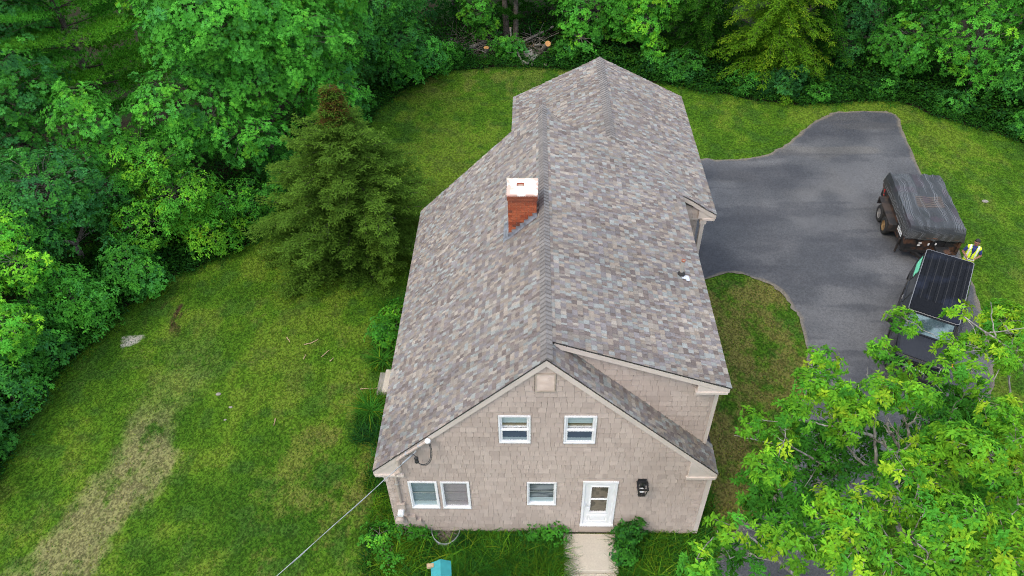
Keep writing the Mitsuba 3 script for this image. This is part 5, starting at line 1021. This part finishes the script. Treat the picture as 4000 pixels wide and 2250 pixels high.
# windshield and side glass
P4 = np.array([[3.66, -.70, 1.755], [3.66, .70, 1.755], [4.05, .745, 1.24], [4.05, -.745, 1.24]])
nn = unit(np.cross(P4[1]-P4[0], P4[3]-P4[0])); nn = nn if nn[0] > 0 else -nn
cput('windshield', MB().add(np.vstack([P4+nn*.012, P4-nn*.02]), [[0, 1, 2, 3], [7, 6, 5, 4], [0, 4, 5, 1], [1, 5, 6, 2], [2, 6, 7, 3], [3, 7, 4, 0]]), 'windshield_mat')
fr_ = MB()
for a, b in ((0, 1), (1, 2), (2, 3), (3, 0)): fr_.tube([P4[a]+nn*.01, P4[b]+nn*.01], .032, 6)
cput('windshield__frame', fr_, 'car_paint_mat')
for s in (-1, 1):
    for (xa, xb, xt, xu) in ((.12, 1.22, .18, 1.20), (1.34, 2.50, 1.34, 2.48), (2.60, 3.86, 2.60, 3.50)):
        q = np.array([[xa, s*(W1+.004), 1.20], [xb, s*(W1+.004), 1.20], [xu, s*(W2+.012), 1.68], [xt, s*(W2+.012), 1.68]])
        cput('side_window', MB().add(np.vstack([q, q-np.array([0, s*.03, 0])]), [[0, 1, 2, 3], [7, 6, 5, 4], [0, 4, 5, 1], [1, 5, 6, 2], [2, 6, 7, 3], [3, 7, 4, 0]]), 'car_glass_mat')
    for x0, x1 in ((1.30, 2.52), (2.56, 3.92)):
        d = MB().box(x0, x1, s*(W1+.005) if s > 0 else s*(W1+.055), s*(W1+.055) if s > 0 else s*(W1+.005), .66, 1.13)
        k = cput('door', d, 'car_paint_mat')
        put(f'{k}__handle', place(MB().box(x0+.10, x0+.30, s*(W1+.075)-.02, s*(W1+.075)+.02, .985, 1.025), cang, cpos), 'car_trim_mat')
    # wheels under flat topped flares
    for wx in (.72, 4.22):
        t_, r_ = MB(), MB(); wheel(t_, r_, (wx, s*.84, .40), .40, .26, s, 5)
        k = cput('wheel', r_, 'alloy_mat', smooth=30); put(f'{k}__tyre', place(t_, cang, cpos), 'tyre_mat', smooth=30)
        fl = MB(); ang_ = np.linspace(-.15, np.pi+.15, 9)
        prof = [(wx+math.cos(a)*.55, .44+min(math.sin(a)*.62, .50)) for a in ang_]
        for (xa, za), (xb, zb) in zip(prof[:-1], prof[1:]):
            fl.add(*hull([(xa, s*.80, za), (xb, s*.80, zb), (xa, s*1.01, za-.02), (xb, s*1.01, zb-.02), (xa, s*.80, za+.05), (xb, s*.80, zb+.05), (xa, s*1.0, za+.03), (xb, s*1.0, zb+.03)]))
        cput('fender_flare', fl, 'car_trim_mat')
    cput('mirror', MB().add(*hull([(3.78+dx, s*(W1+.10+dy), 1.12+dz) for dx in (-.05, .06) for dy in (.02, .24) for dz in (0, .20)])).tube([[3.80, s*W1, 1.15], [3.80, s*(W1+.14), 1.18]], .025, 5), 'car_trim_mat', smooth=30)
    cput('tail_light', MB().box(-.085, .02, s*.78-.06, s*.78+.06, .78, 1.02), 'red_lens_mat')
    cput('headlight', MB().lathe([(0, .03), (.10, .02), (.115, 0)], (5.14, s*.44, .90), (1, 0, 0), 16), 'lamp_glass_mat')
    cput('turn_signal', MB().add(*hull([(4.70+dx, s*(.97+dy), .98+dz) for dx in (0, .16) for dy in (0, .05) for dz in (0, .07)])), 'amber_lens_mat')
    cput('side_step', MB().box(1.30, 3.72, s*.98-.05, s*.98+.05, .42, .47), 'car_trim_mat')
gr = MB().add(*hull([(5.13, s*.60, z) for s in (-1, 1) for z in (.70, 1.08)]+[(5.19, s*.58, z) for s in (-1, 1) for z in (.72, 1.05)]))
G_ = cput('grille', gr, 'car_paint_mat')
for k in range(7): put(f'{G_}__slot', place(MB().box(5.188, 5.195, -.27+.09*k-.028, -.27+.09*k+.028, .76, 1.02), cang, cpos), 'car_trim_mat')
cput('front_bumper', MB().add(*hull([(5.20, s*.86, z) for s in (-1, 1) for z in (.46, .62)]+[(5.42, s*.70, z) for s in (-1, 1) for z in (.48, .60)])), 'car_trim_mat')
cput('bull_bar', MB().tube([[5.36, -.34, .60], [5.40, -.32, .82], [5.40, -.22, .90], [5.40, .22, .90], [5.40, .32, .82], [5.36, .34, .60]], .028, 7), 'chrome_mat', smooth=True)
cput('rear_bumper', MB().box(-.24, -.06, -.88, .88, .50, .66), 'car_trim_mat')
t_, r_ = MB(), MB()
t_.lathe([(.24, -.13), (.36, -.13), (.40, -.09), (.40, .09), (.36, .13), (.24, .13)], (-.20, 0, .98), (-1, 0, 0), 24); r_.lathe([(0, .05), (.22, .06), (.25, .10)], (-.20, 0, .98), (-1, 0, 0), 20)
k = cput('spare_wheel', r_, 'alloy_mat', smooth=30); put(f'{k}__tyre', place(t_, cang, cpos), 'tyre_mat', smooth=30)
cput('rear_window', MB().box(-.012, .03, -.62, .62, 1.26, 1.64), 'car_glass_mat')
cput('high_brake_light', MB().box(-.05, .02, -.10, .10, 1.70, 1.745), 'red_lens_mat')
# the green script decal across the rear quarter window, and the pale star and panel on the door (the car's right side)
dec = MB(); gd = np.random.default_rng(5)
def onside(x, z, off): 
    f_ = (z-1.14)/(1.74-1.14); return [x, -(W1+(W2-W1)*f_+.016+off), z]
for r in range(4):
    zz = 1.58-.10*r; x = .22+.03*r
    while x < 1.18-.05*r:
        w = gd.uniform(.06, .13)
        q = [onside(x+.03, zz-.07, 0), onside(x+w-.006+.03, zz-.07, 0), onside(x+w-.012, zz+.018, 0), onside(x, zz+.018, 0)]
        q2 = [[a, b+.006, c] for a, b, c in q]
        dec.add(q+q2, [[0, 1, 2, 3], [7, 6, 5, 4], [0, 4, 5, 1], [1, 5, 6, 2], [2, 6, 7, 3], [3, 7, 4, 0]]); x += w
cput('window_decal', dec, 'sticker_mat', label='pale green lettered decal on the rear side window')
st_ = MB(); pts = []
for k in range(10):
    a = math.pi/2+k*math.pi/5; r = .13 if k % 2 == 0 else .055
    pts.append((2.00+r*math.cos(a), .90+r*math.sin(a)))
st_.extr(Polygon(pts), lambda v: np.c_[v[:, 0], -(W1+.057+v[:, 2]), v[:, 1]], 0, .003)
cput('star_decal', st_, 'white_sticker_mat', label='white star on the door')

TR = thing('dump_trailer', 'rusty black dump trailer under a dark mesh tarp', 'trailer')
tang, tpos = math.atan2(-.990, -.128), np.array([15.20, 11.98, GZ])   # local x runs from the front wall back against the way it is towed
def tput(key, mb, mat, **k):
    if not isinstance(mb, MB): mb = MB().add(*mb)
    return put(f'{TR}__{key}', place(mb, tang+math.pi, tpos), mat, **k)
pbr('trailer_mat', col(lambda p, n, uv: mix((0.012, 0.012, 0.013), (0.085, 0.040, 0.022), smoothstep(0.46, 0.68, fbm(p.x*3.2, p.y*3.2, p.z*3.2)+0.12*smoothstep(0.3, -0.1, p.z)))), 0.7)
pbr('fender_mat', col(lambda p, n, uv: mix((0.020, 0.019, 0.020), (0.055, 0.040, 0.032), smoothstep(0.35, 0.65, fbm(p.x*4, p.y*4, p.z*4)))), 0.75)
pbr('gold_rim_mat', (0.34, 0.22, 0.10), 0.45, 0.5)
pbr('trailer_rim_mat', (0.32, 0.31, 0.30), 0.45, 0.6)
TCOS, TSIN = math.cos(tang+math.pi), math.sin(tang+math.pi)
def tarp_color(p, n, uv):
    # a see-through weave with pale drawn threads that wander along its length
    lx = (p.x-15.2)*TCOS+(p.y-11.98)*TSIN; ly = -(p.x-15.2)*TSIN+(p.y-11.98)*TCOS
    w = ly+0.16*(noise(lx*1.1, ly*1.5, 3.0)-0.5)+0.07*(noise(lx*3.1, ly*2.0, 5.0)-0.5)+(p.z+0.25)*0.55*smoothstep(1.52, 1.30, p.z+0.25)
    a = dr.abs(dr.sin(w*62+2.5*noise(w*9, 1.0, 2.0))); thr = smoothstep(0.90, 0.99, a)*smoothstep(0.38, 0.6, noise(w*7, lx*0.7, 4.0))
    b = dr.abs(dr.sin(w*150)); fine = smoothstep(0.7, 1.0, b)*0.35
    c = mix((0.026, 0.030, 0.036), (0.075, 0.086, 0.100), fbm(lx*1.3, ly*1.3, 8.0))
    c = mix(c, (0.070, 0.062, 0.045), smoothstep(1.45, 1.2, p.z+0.25)*0.6)
    c = mix(c, (0.13, 0.14, 0.15), fine)
    # rubbish and a pallet showing through the weave
    pal = smoothstep(0.0, 0.04, 0.52-dr.abs(ly+0.10))*smoothstep(0.0, 0.04, 0.38-dr.abs(lx-1.75))*smoothstep(1.4, 1.5, p.z+0.25)
    c = mix(c, mix((0.05, 0.040, 0.036), (0.19, 0.145, 0.12), smoothstep(-0.4, 0.2, dr.sin(lx*52))), pal*0.75)
    c = mix(c, (0.085, 0.065, 0.088), smoothstep(0.62, 0.75, noise(lx*1.6, ly*2.2, 12.0))*smoothstep(1.4, 1.5, p.z+0.25)*0.6)
    return mix(c*0.58, (0.28, 0.30, 0.33), thr*0.58)
pbr('tarp_mat', col(tarp_color), 0.5, spec=0.4)
hw, Ln = 1.02, 3.75
bd_ = MB()
bd_.box(0, .06, -hw, hw, .45, 1.10); bd_.box(Ln-.06, Ln, -hw, hw, .45, 1.10); bd_.box(0, Ln, -hw+.06, hw-.06, .42, .48)
tput('body', bd_, 'trailer_mat')
for s in (-1, 1): tput('side_wall', MB().box(.06, Ln-.06, s*hw-.03-.03*s, s*hw+.03-.03*s, .45, 1.10), 'trailer_mat')
for s in (-1, 1):
    tput('frame_rail', MB().box(-.10, Ln, s*.55-.06, s*.55+.06, .30, .418), 'trailer_mat')
    tput('corner_post', MB().box(-.05, .055, s*(hw-.03)-.05, s*(hw-.03)+.05, .40, 1.09), 'trailer_mat')
for k in range(3): tput('rib', MB().box(-.045, -.002, -.5+.5*k-.03, -.5+.5*k+.03, .45, 1.08), 'trailer_mat')
tput('top_rail', MB().box(-.05, .0, -hw, hw, 1.04, 1.10), 'trailer_mat'); tput('bottom_rail', MB().box(-.06, .0, -hw, hw, .40, .50), 'trailer_mat')
tput('tongue', MB().add(*hull([(-.05, s*.5+d, z) for s in (-1,) for d in (-.05, .05) for z in (.30, .42)]+[(-1.0, d, z) for d in (-.05, .05) for z in (.32, .42)])).add(*hull([(-.05, .5+d, z) for d in (-.05, .05) for z in (.30, .42)]+[(-1.0, d, z) for d in (-.05, .05) for z in (.32, .42)])), 'trailer_mat')
tput('tool_box', MB().box(-.50, -.08, -.62, -.10, .43, .78), 'trailer_mat')
for k, (y0, y1, z0, z1, m) in enumerate(((.05, .10, .82, .92, 'white_sticker_mat'), (.60, .70, .84, .89, 'white_sticker_mat'), (.62, .72, .72, .78, 'white_sticker_mat'), (.30, .36, .78, .88, 'white_sticker_mat'))):
    tput('marker_plate', MB().box(-.062, -.05, y0-.2, y1-.2, z0, z1), m)
tput('tarp_housing', MB().tube([[-.04, -hw, 1.13], [-.04, hw, 1.13]], .05, 8), 'trailer_mat', smooth=30)
# tarp: a draped shell, high in the middle, sagging and creased
nx, ny = 101, 71; sx, sy = np.linspace(0, 1, nx), np.linspace(-1, 1, ny); Xg, Yg = np.meshgrid(sx, sy, indexing='ij')
edge_ = np.maximum(np.abs(Xg*2-1), np.abs(Yg)); flat_ = np.clip((edge_-.945)/.055, 0, 1)
q = np.stack([Xg*4, Yg*3, Xg*0], -1)
zt_ = 1.60+.07*(meshkit.fbm(q*.9, 3)-.5)+.06*(meshkit.noise(q*3.1)-.5)-.06*np.exp(-((Xg-.35)/.18)**2-((Yg-.1)/.5)**2)+.05*np.exp(-((Yg+.62)/.07)**2)*np.clip(1-abs(Xg-.35)/.35, 0, 1)
inset = .02+.025*meshkit.noise(q*2.0+5)
xo = -.10+Xg*(Ln+.20); yo = Yg*(hw+.07)
xo += (0.5-Xg)*2*inset*(1-flat_); yo -= Yg*inset*(1-flat_)
zz_ = zt_*(1-flat_**1.5)+(1.02+.07*meshkit.noise(np.stack([Xg*9, Yg*7, Xg*0], -1)))*flat_**1.5
V_ = np.stack([xo, yo, zz_], -1).reshape(-1, 3)
ii = (np.arange(nx-1)[:, None]*ny+np.arange(ny-1)[None]).ravel()
tput('tarp', MB().add(V_, np.stack([ii, ii+ny, ii+ny+1, ii+1], 1)), 'tarp_mat', smooth=40)
for s in (-1, 1):
    tput('fender', MB().box(1.10, 2.98, s*(hw+.16)-.155, s*(hw+.16)+.155, .79, .83).box(1.06, 1.10, s*(hw+.16)-.155, s*(hw+.16)+.155, .50, .83).box(2.98, 3.02, s*(hw+.16)-.155, s*(hw+.16)+.155, .50, .83), 'fender_mat')
    for k, wx in enumerate((1.62, 2.46)):
        t_, r_ = MB(), MB(); wheel(t_, r_, (wx, s*(hw+.20), .37), .37, .22, s, 8)
        key = tput('wheel', r_, 'gold_rim_mat' if (k == 0 and s > 0) else 'trailer_rim_mat', smooth=30, label='wheel with a golden rim' if (k == 0 and s > 0) else None)
        put(f'{key}__tyre', place(t_, tang+math.pi, tpos), 'tyre_mat', smooth=30)
tput('jack_stand', MB().tube([[.30, hw+.06, .10], [.30, hw+.06, .75]], .045, 8), 'fender_mat')
tput('tarp_arm', MB().tube([[3.05, hw+.10, .70], [3.30, hw+.12, 1.0], [3.55, hw+.13, 1.12]], .03, 6), 'fender_mat')
tput('ratchet_strap', MB().tube([[3.25, hw+.10, 1.05], [3.20, hw+.11, .86], [3.10, hw+.12, .84]], .022, 5), 'red_lens_mat')
tput('name_plate', MB().box(.42, .98, hw+.001, hw+.006, .72, .90), 'white_sticker_mat', label='white name plate with lettering')
lt = meshkit.text_mesh('DUMP TRAILER', .07, .002)
v = np.array(lt.vertices); v = np.c_[.96-v[:, 0]*.52/max(1e-6, np.ptp(v[:, 0])), hw+.0062+v[:, 2], .775+v[:, 1]]
put(f'{TR}__name_plate__lettering', place(MB().add(v, lt.faces), tang+math.pi, tpos), 'black_mat')

# ---------------------------------------------------------------- the person beside the trailer
pbr('skin_mat', (0.26, 0.125, 0.080), 0.55)
pbr('hair_mat', (0.012, 0.010, 0.009), 0.6)
pbr('vest_mat', (0.66, 0.86, 0.03), 0.6)
pbr('vest_band_mat', (0.78, 0.79, 0.74), 0.4)
pbr('shirt_mat', (0.020, 0.035, 0.16), 0.8)
pbr('trousers_mat', (0.03, 0.033, 0.042), 0.85)
pbr('boot_mat', (0.03, 0.022, 0.016), 0.7)
pbr('eye_mat', (0.02, 0.015, 0.012), 0.2)
PE = thing('person', 'man in a yellow safety vest and blue shirt standing between trailer and lawn', 'person')
pang, ppos = math.radians(-118), np.array([16.22, 11.05, GZ])
def skel(bones, edge=.022, it=6):
    """bones: ((p, r), (p, r)) pairs -> one smooth surface"""
    m = None
    for (a, ra), (b, rb) in bones:
        s = np.vstack([trimesh.creation.icosphere(1).vertices*ra+np.asarray(a), trimesh.creation.icosphere(1).vertices*rb+np.asarray(b)])
        h = m3d.Manifold.hull_points(s); m = h if m is None else m+h
    q = m.refine_to_length(edge).to_mesh(); t = trimesh.Trimesh(q.vert_properties[:, :3], q.tri_verts)
    trimesh.smoothing.filter_taubin(t, iterations=it); return np.array(t.vertices), np.array(t.faces)
def pput(key, mesh, mat, smooth=True):
    return put(f'{PE}__{key}', place(MB().add(*mesh), pang, ppos), mat, smooth=smooth)
# local frame: x forwards, y to his left, z up; head bowed towards the tablet held at the waist
sh = lambda s: (0.0, s*.185, 1.40); el = lambda s: (.03, s*.30, 1.13); wrist = lambda s: (.25, s*.13, 1.06)
hip = lambda s: (0, s*.095, .90); kn = lambda s: (.02, s*.115, .48); an = lambda s: (-.02, s*.125, .09)
B_ = [(((0, 0, 1.50), .052), ((.035, 0, 1.60), .058)), (((0, 0, 1.36), .12), ((0, 0, 1.48), .07)), (((.045, 0, 1.645), .088), ((.02, 0, 1.69), .092)), (((.075, 0, 1.60), .052), ((.05, 0, 1.64), .08)), (((0, 0, 1.0), .125), ((0, 0, 1.36), .12))]
for s in (-1, 1):
    B_ += [((sh(s), .062), (el(s), .046)), ((el(s), .044), (wrist(s), .028)), (((0, 0, 1.38), .10), (sh(s), .064))]
    w_ = np.array(wrist(s)); pc = w_+np.array([.07, -s*.035, -.005])
    B_ += [((w_, .026), (pc, .030)), ((pc, .026), (pc+[.025, -s*.02, 0], .022))]
    for f_ in range(4):
        b0 = pc+np.array([.030-.004*abs(f_-1.5), -s*(.012-.016*f_)*1.0, .014-.012*f_]); ln = (.030, .034, .032, .026)[f_]
        B_ += [((b0, .0095), (b0+[ln, -s*.012, .004], .0085)), ((b0+[ln, -s*.012, .004], .0085), (b0+[ln+.014, -s*.034, .002], .0075))]
    th_ = w_+np.array([.035, s*.018, .020]); B_ += [((th_, .012), (th_+[.035, -s*.004, .022], .0105)), ((th_+[.035, -s*.004, .022], .0105), (th_+[.062, -s*.020, .026], .009))]
B_ += [(((.128, 0, 1.622), .012), ((.115, 0, 1.655), .010)), (((.035, .092, 1.65), .016), ((.03, .092, 1.62), .012)), (((.035, -.092, 1.65), .016), ((.03, -.092, 1.62), .012))]
pput('body', skel(B_, .016, 4), 'skin_mat')
pput('hair', skel([(((.00, 0, 1.70), .098), ((-.035, 0, 1.66), .088)), (((.05, .03, 1.735), .055), ((.05, -.03, 1.735), .055)), (((-.05, 0, 1.62), .062), ((-.03, 0, 1.70), .09))], .02, 4), 'hair_mat')
for s in (-1, 1):
    pput('eye', (lambda m: (np.array(m.vertices)*.011+[.122, s*.034, 1.658], m.faces))(trimesh.creation.icosphere(2)), 'eye_mat')
    pput('eyebrow', skel([(((.121, s*.018, 1.678), .007), ((.112, s*.052, 1.680), .006))], .008, 1), 'hair_mat')
pput('mouth', skel([(((.121, -.022, 1.588), .006), ((.121, .022, 1.588), .006))], .008, 1), 'red_lens_mat')
pput('shirt', skel([(((0, 0, 1.36), .128), ((0, 0, 1.465), .082)), (((0, -.05, .96), .128), ((0, .05, .96), .128)), (((0, 0, .96), .138), ((0, 0, 1.36), .135))]+[x for s in (-1, 1) for x in ((((0, 0, 1.37), .108), (sh(s), .072)), ((sh(s), .073), ((.02, s*.262, 1.22), .062)))], .022, 5), 'shirt_mat')
vest = skel([(((0, -.06, .80), .145), ((0, .06, .80), .145)), (((0, -.05, .84), .148), ((0, -.06, 1.34), .142)), (((0, .05, .84), .148), ((0, .06, 1.34), .142)), (((0, -.10, 1.41), .092), ((0, -.165, 1.395), .092)), (((0, .10, 1.41), .092), ((0, .165, 1.395), .092))], .022, 5)
vv_, vf_ = vest; cut_ = (vv_[:, 0] > .02) & (np.abs(vv_[:, 1]) < (vv_[:, 2]-1.12)*.24)
vf_ = vf_[~cut_[vf_].any(1)]; ctr = vv_[vf_].mean(1)
band = ((ctr[:, 2] > .90) & (ctr[:, 2] < .97)) | ((np.abs(np.abs(ctr[:, 1])-.135) < .028) & (ctr[:, 2] > 1.02))
pput('vest', (vv_, vf_[~band]), 'vest_mat'); pput('vest__reflective_band', (vv_, vf_[band]), 'vest_band_mat')
pput('trousers', skel([(((0, -.06, .93), .128), ((0, .06, .93), .128))]+[x for s in (-1, 1) for x in (((hip(s), .10), (kn(s), .072)), ((kn(s), .072), (an(s), .062)))], .03, 5), 'trousers_mat')
for s in (-1, 1): pput('boot', skel([(((-.03, s*.125, .06), .056), ((.15, s*.135, .04), .042)), (((-.02, s*.125, .16), .056), ((-.03, s*.125, .06), .056))], .025, 3), 'boot_mat')
tb = thing('tablet', 'pale tablet held in both hands by the man in the safety vest', 'tablet')
Rt = rotz(pang); 
put(f'{tb}__case', MB().obox([0, 0, 0], [[.075, 0, .02], [0, .11, 0], [-.002, 0, .006]]).xf(Rt, ppos+Rt@np.array([.345, 0, 1.085])), 'white_sticker_mat')
put(f'{tb}__screen', MB().obox([0, 0, .0075], [[.065, 0, .0173], [0, .098, 0], [-.0003, 0, .001]]).xf(Rt, ppos+Rt@np.array([.345, 0, 1.085])), 'car_glass_mat')

# ---------------------------------------------------------------- cut logs, brush and rubbish at the edge of the wood
def log(name, label, cat, a, b, r, mat='bark_mat', tone=.5, cutend=True, group=None):
    g = np.random.default_rng(int(abs(a[0]*97+a[1]*31))); t = thing(name, label, cat, group)
    p = bend(a, b, g, .05, 6); put(f'{t}__bark', MB().tube(p, np.linspace(r, r*.9, 6), 10, (tone, .5), cap=False), mat, smooth=True)
    for e, o_ in ((0, 1), (-1, -2)):
        d = unit(p[e]-p[o_]); ax = unit(np.cross(d, [0.3, .2, 1])); ay = np.cross(d, ax); rr = r if e == 0 else r*.9
        an_ = np.arange(14)*2*np.pi/14; rings = np.array([0, .34, .67, 1.0])
        vs = np.vstack([p[e]+d*.004+(ax*np.cos(q_)+ay*np.sin(q_))*rr*k for k in rings for q_ in an_]); uvv = np.repeat(rings, 14)
        put(f'{t}__cut_end', MB().add(vs, [[i*14+j, i*14+(j+1) % 14, i*14+14+(j+1) % 14, i*14+14+j] for i in range(3) for j in range(14)], np.c_[uvv, uvv*0]), 'cut_wood_mat')
    return t
log('tree_stump', 'shorter fresh cut stump with an orange face in the brush', 'stump', (-3.02, 30.45, GZ-.1), (-3.0, 30.3, .32), .17, tone=.3)
log('tree_stump', 'taller leaning cut stump with an orange face by the rear roof peak', 'stump', (.15, 30.9, GZ-.1), (.55, 29.75, .78), .18, tone=.45)
log('fallen_log', 'long grey fallen log lying across the brush pile', 'log', (-5.0, 30.2, -.02), (-3.0, 31.5, .18), .11, tone=.55)
log('fallen_log', 'thin pale log leaning down towards the rubbish heap', 'log', (-1.55, 30.9, .55), (-.85, 29.05, -.18), .055, tone=.8)
log('fallen_log', 'pale log leaning right behind the two trunks', 'log', (-1.1, 31.4, .05), (.9, 32.6, .55), .07, tone=.6)
log('fallen_log', 'short pale birch log lying left of the taller stump', 'log', (-.25, 31.5, -.12), (.15, 31.6, -.10), .07, tone=.95)
log('dead_trunk', 'short pale standing trunk above the rust coloured heap', 'trunk', (-1.55, 31.2, GZ), (-1.62, 31.5, 1.0), .06, tone=.95)
BL = [((-.56, 30.1, .02), .26, .17, .10, .5, 'flat pale grey block at the top of the heap', .9), ((-.45, 29.85, .0), .20, .13, .09, .9, 'tilted pale block in the middle of the heap', .6), ((-.22, 29.6, .0), .30, .09, .08, 1.1, 'upright pale block right of the heap', .9),
      ((-.55, 29.35, -.05), .28, .07, .07, .9, 'pinkish grey board leaning on the heap', .4), ((-.75, 29.2, -.1), .18, .12, .07, .3, 'dark grey slab at the front of the heap', .1), ((-.30, 29.25, -.1), .25, .06, .06, 1.3, 'narrow grey board at the right of the heap', .5)]
for k, (c, a, b, h, rz_, lab, tn) in enumerate(BL):
    t = thing('stone_block', lab, 'block'); R2 = rotz(rz_)@np.array([[1, 0, 0], [0, math.cos(.5), -math.sin(.5)], [0, math.sin(.5), math.cos(.5)]])
    put(f'{t}__block', MB().add(*hull(np.random.default_rng(k).normal(0, .012, (8, 3))+np.array([[x, y, z] for x in (-a, a) for y in (-b, b) for z in (-h, h)]))).xf(R2, np.array(c)), 'grey_wood_mat')
t = thing('pale_rock', 'small pale rock in the grass right of the heap', 'rock'); put(f'{t}__stone', MB().ball((.38, 29.1, GZ+.05), (.13, .10, .10), sub=1), 'concrete_mat')
t = thing('rust_heap', 'small rust coloured heap of needles below the thin pines', 'heap')
g = np.random.default_rng(8); q = g.normal(0, 1, (700, 3))*[.28, .2, .12]+[-1.25, 31.2, -.02]; q[:, 2] = np.maximum(q[:, 2], GZ+.02)
v, f, uv = leaves(NEEDLE, q, g.normal(size=(700, 3)), g.normal(size=(700, 3)), .18, .02, 1.4, 1.6); put(f'{t}__needles', (v, f), 'leaf_mat', uv=uv)
mb = MB()
for k in range(230):
    c = np.array([g.uniform(-6.2, .6), g.uniform(30.0, 32.6), GZ+g.uniform(.02, .5)]); d = unit(g.normal(size=3)*[1, .6, .35]); L_ = g.uniform(.3, 1.3)
    mb.tube(bend(c-d*L_, c+d*L_, g, .1, 4), np.linspace(g.uniform(.012, .028), .006, 4), 4, (g.uniform(.1, .7), .5), cap=False)
put('brush_pile', mb, 'bark_mat', kind='stuff'); tag('brush_pile', 'heap of dead grey brushwood behind the lawn', 'brush', kind='stuff')
# sticks and stones lying on the lawn
ST = [((-9.18, 7.6), (-9.01, 7.36), 'short stick, leftmost of those on the lawn'), ((-8.48, 7.25), (-8.22, 7.32), 'stick lying level on the lawn, left half of a broken pair'), ((-8.24, 7.32), (-8.02, 7.52), 'stick pointing up to the right, right half of a broken pair'), ((-7.72, 6.66), (-7.51, 6.98), 'longest stick on the lawn, nearest the house'), ((-8.32, 6.54), (-8.32, 6.76), 'short upright stick below the broken pair'), ((-7.38, 6.45), (-7.30, 6.62), 'tiny curved stick nearest the left eave'), ((-8.66, 3.95), (-8.64, 3.68), 'single stick lower on the lawn'), ((-6.1, 5.2), (-5.35, 5.28), 'long pale stem beside the side step')]
for a, b, lab in ST:
    g = np.random.default_rng(int(abs(a[0]*100))); t = thing('stick', lab, 'stick')
    put(f'{t}__wood', MB().tube(bend((*a, GZ+.03), (*b, GZ+.03), g, .2, 6), np.linspace(.020, .012, 6), 5, (.5, .5)), 'raw_wood_mat', smooth=True)
for (x, y, r, lab) in [(-10.86, 4.97, .13, 'largest pale stone on the left lawn'), (-10.28, 4.42, .09, 'smaller pale stone below the largest'), (-10.3, 3.9, .07, 'smallest pale stone on the left lawn'), (19.3, 15.9, .20, 'flat pale stone on the lawn right of the trailer')]:
    t = thing('stone', lab, 'stone'); put(f'{t}__rock', MB().ball((x, y, GZ+.01), (r*.7, r*.5, r*.25), sub=2), 'grey_concrete_mat', smooth=True)
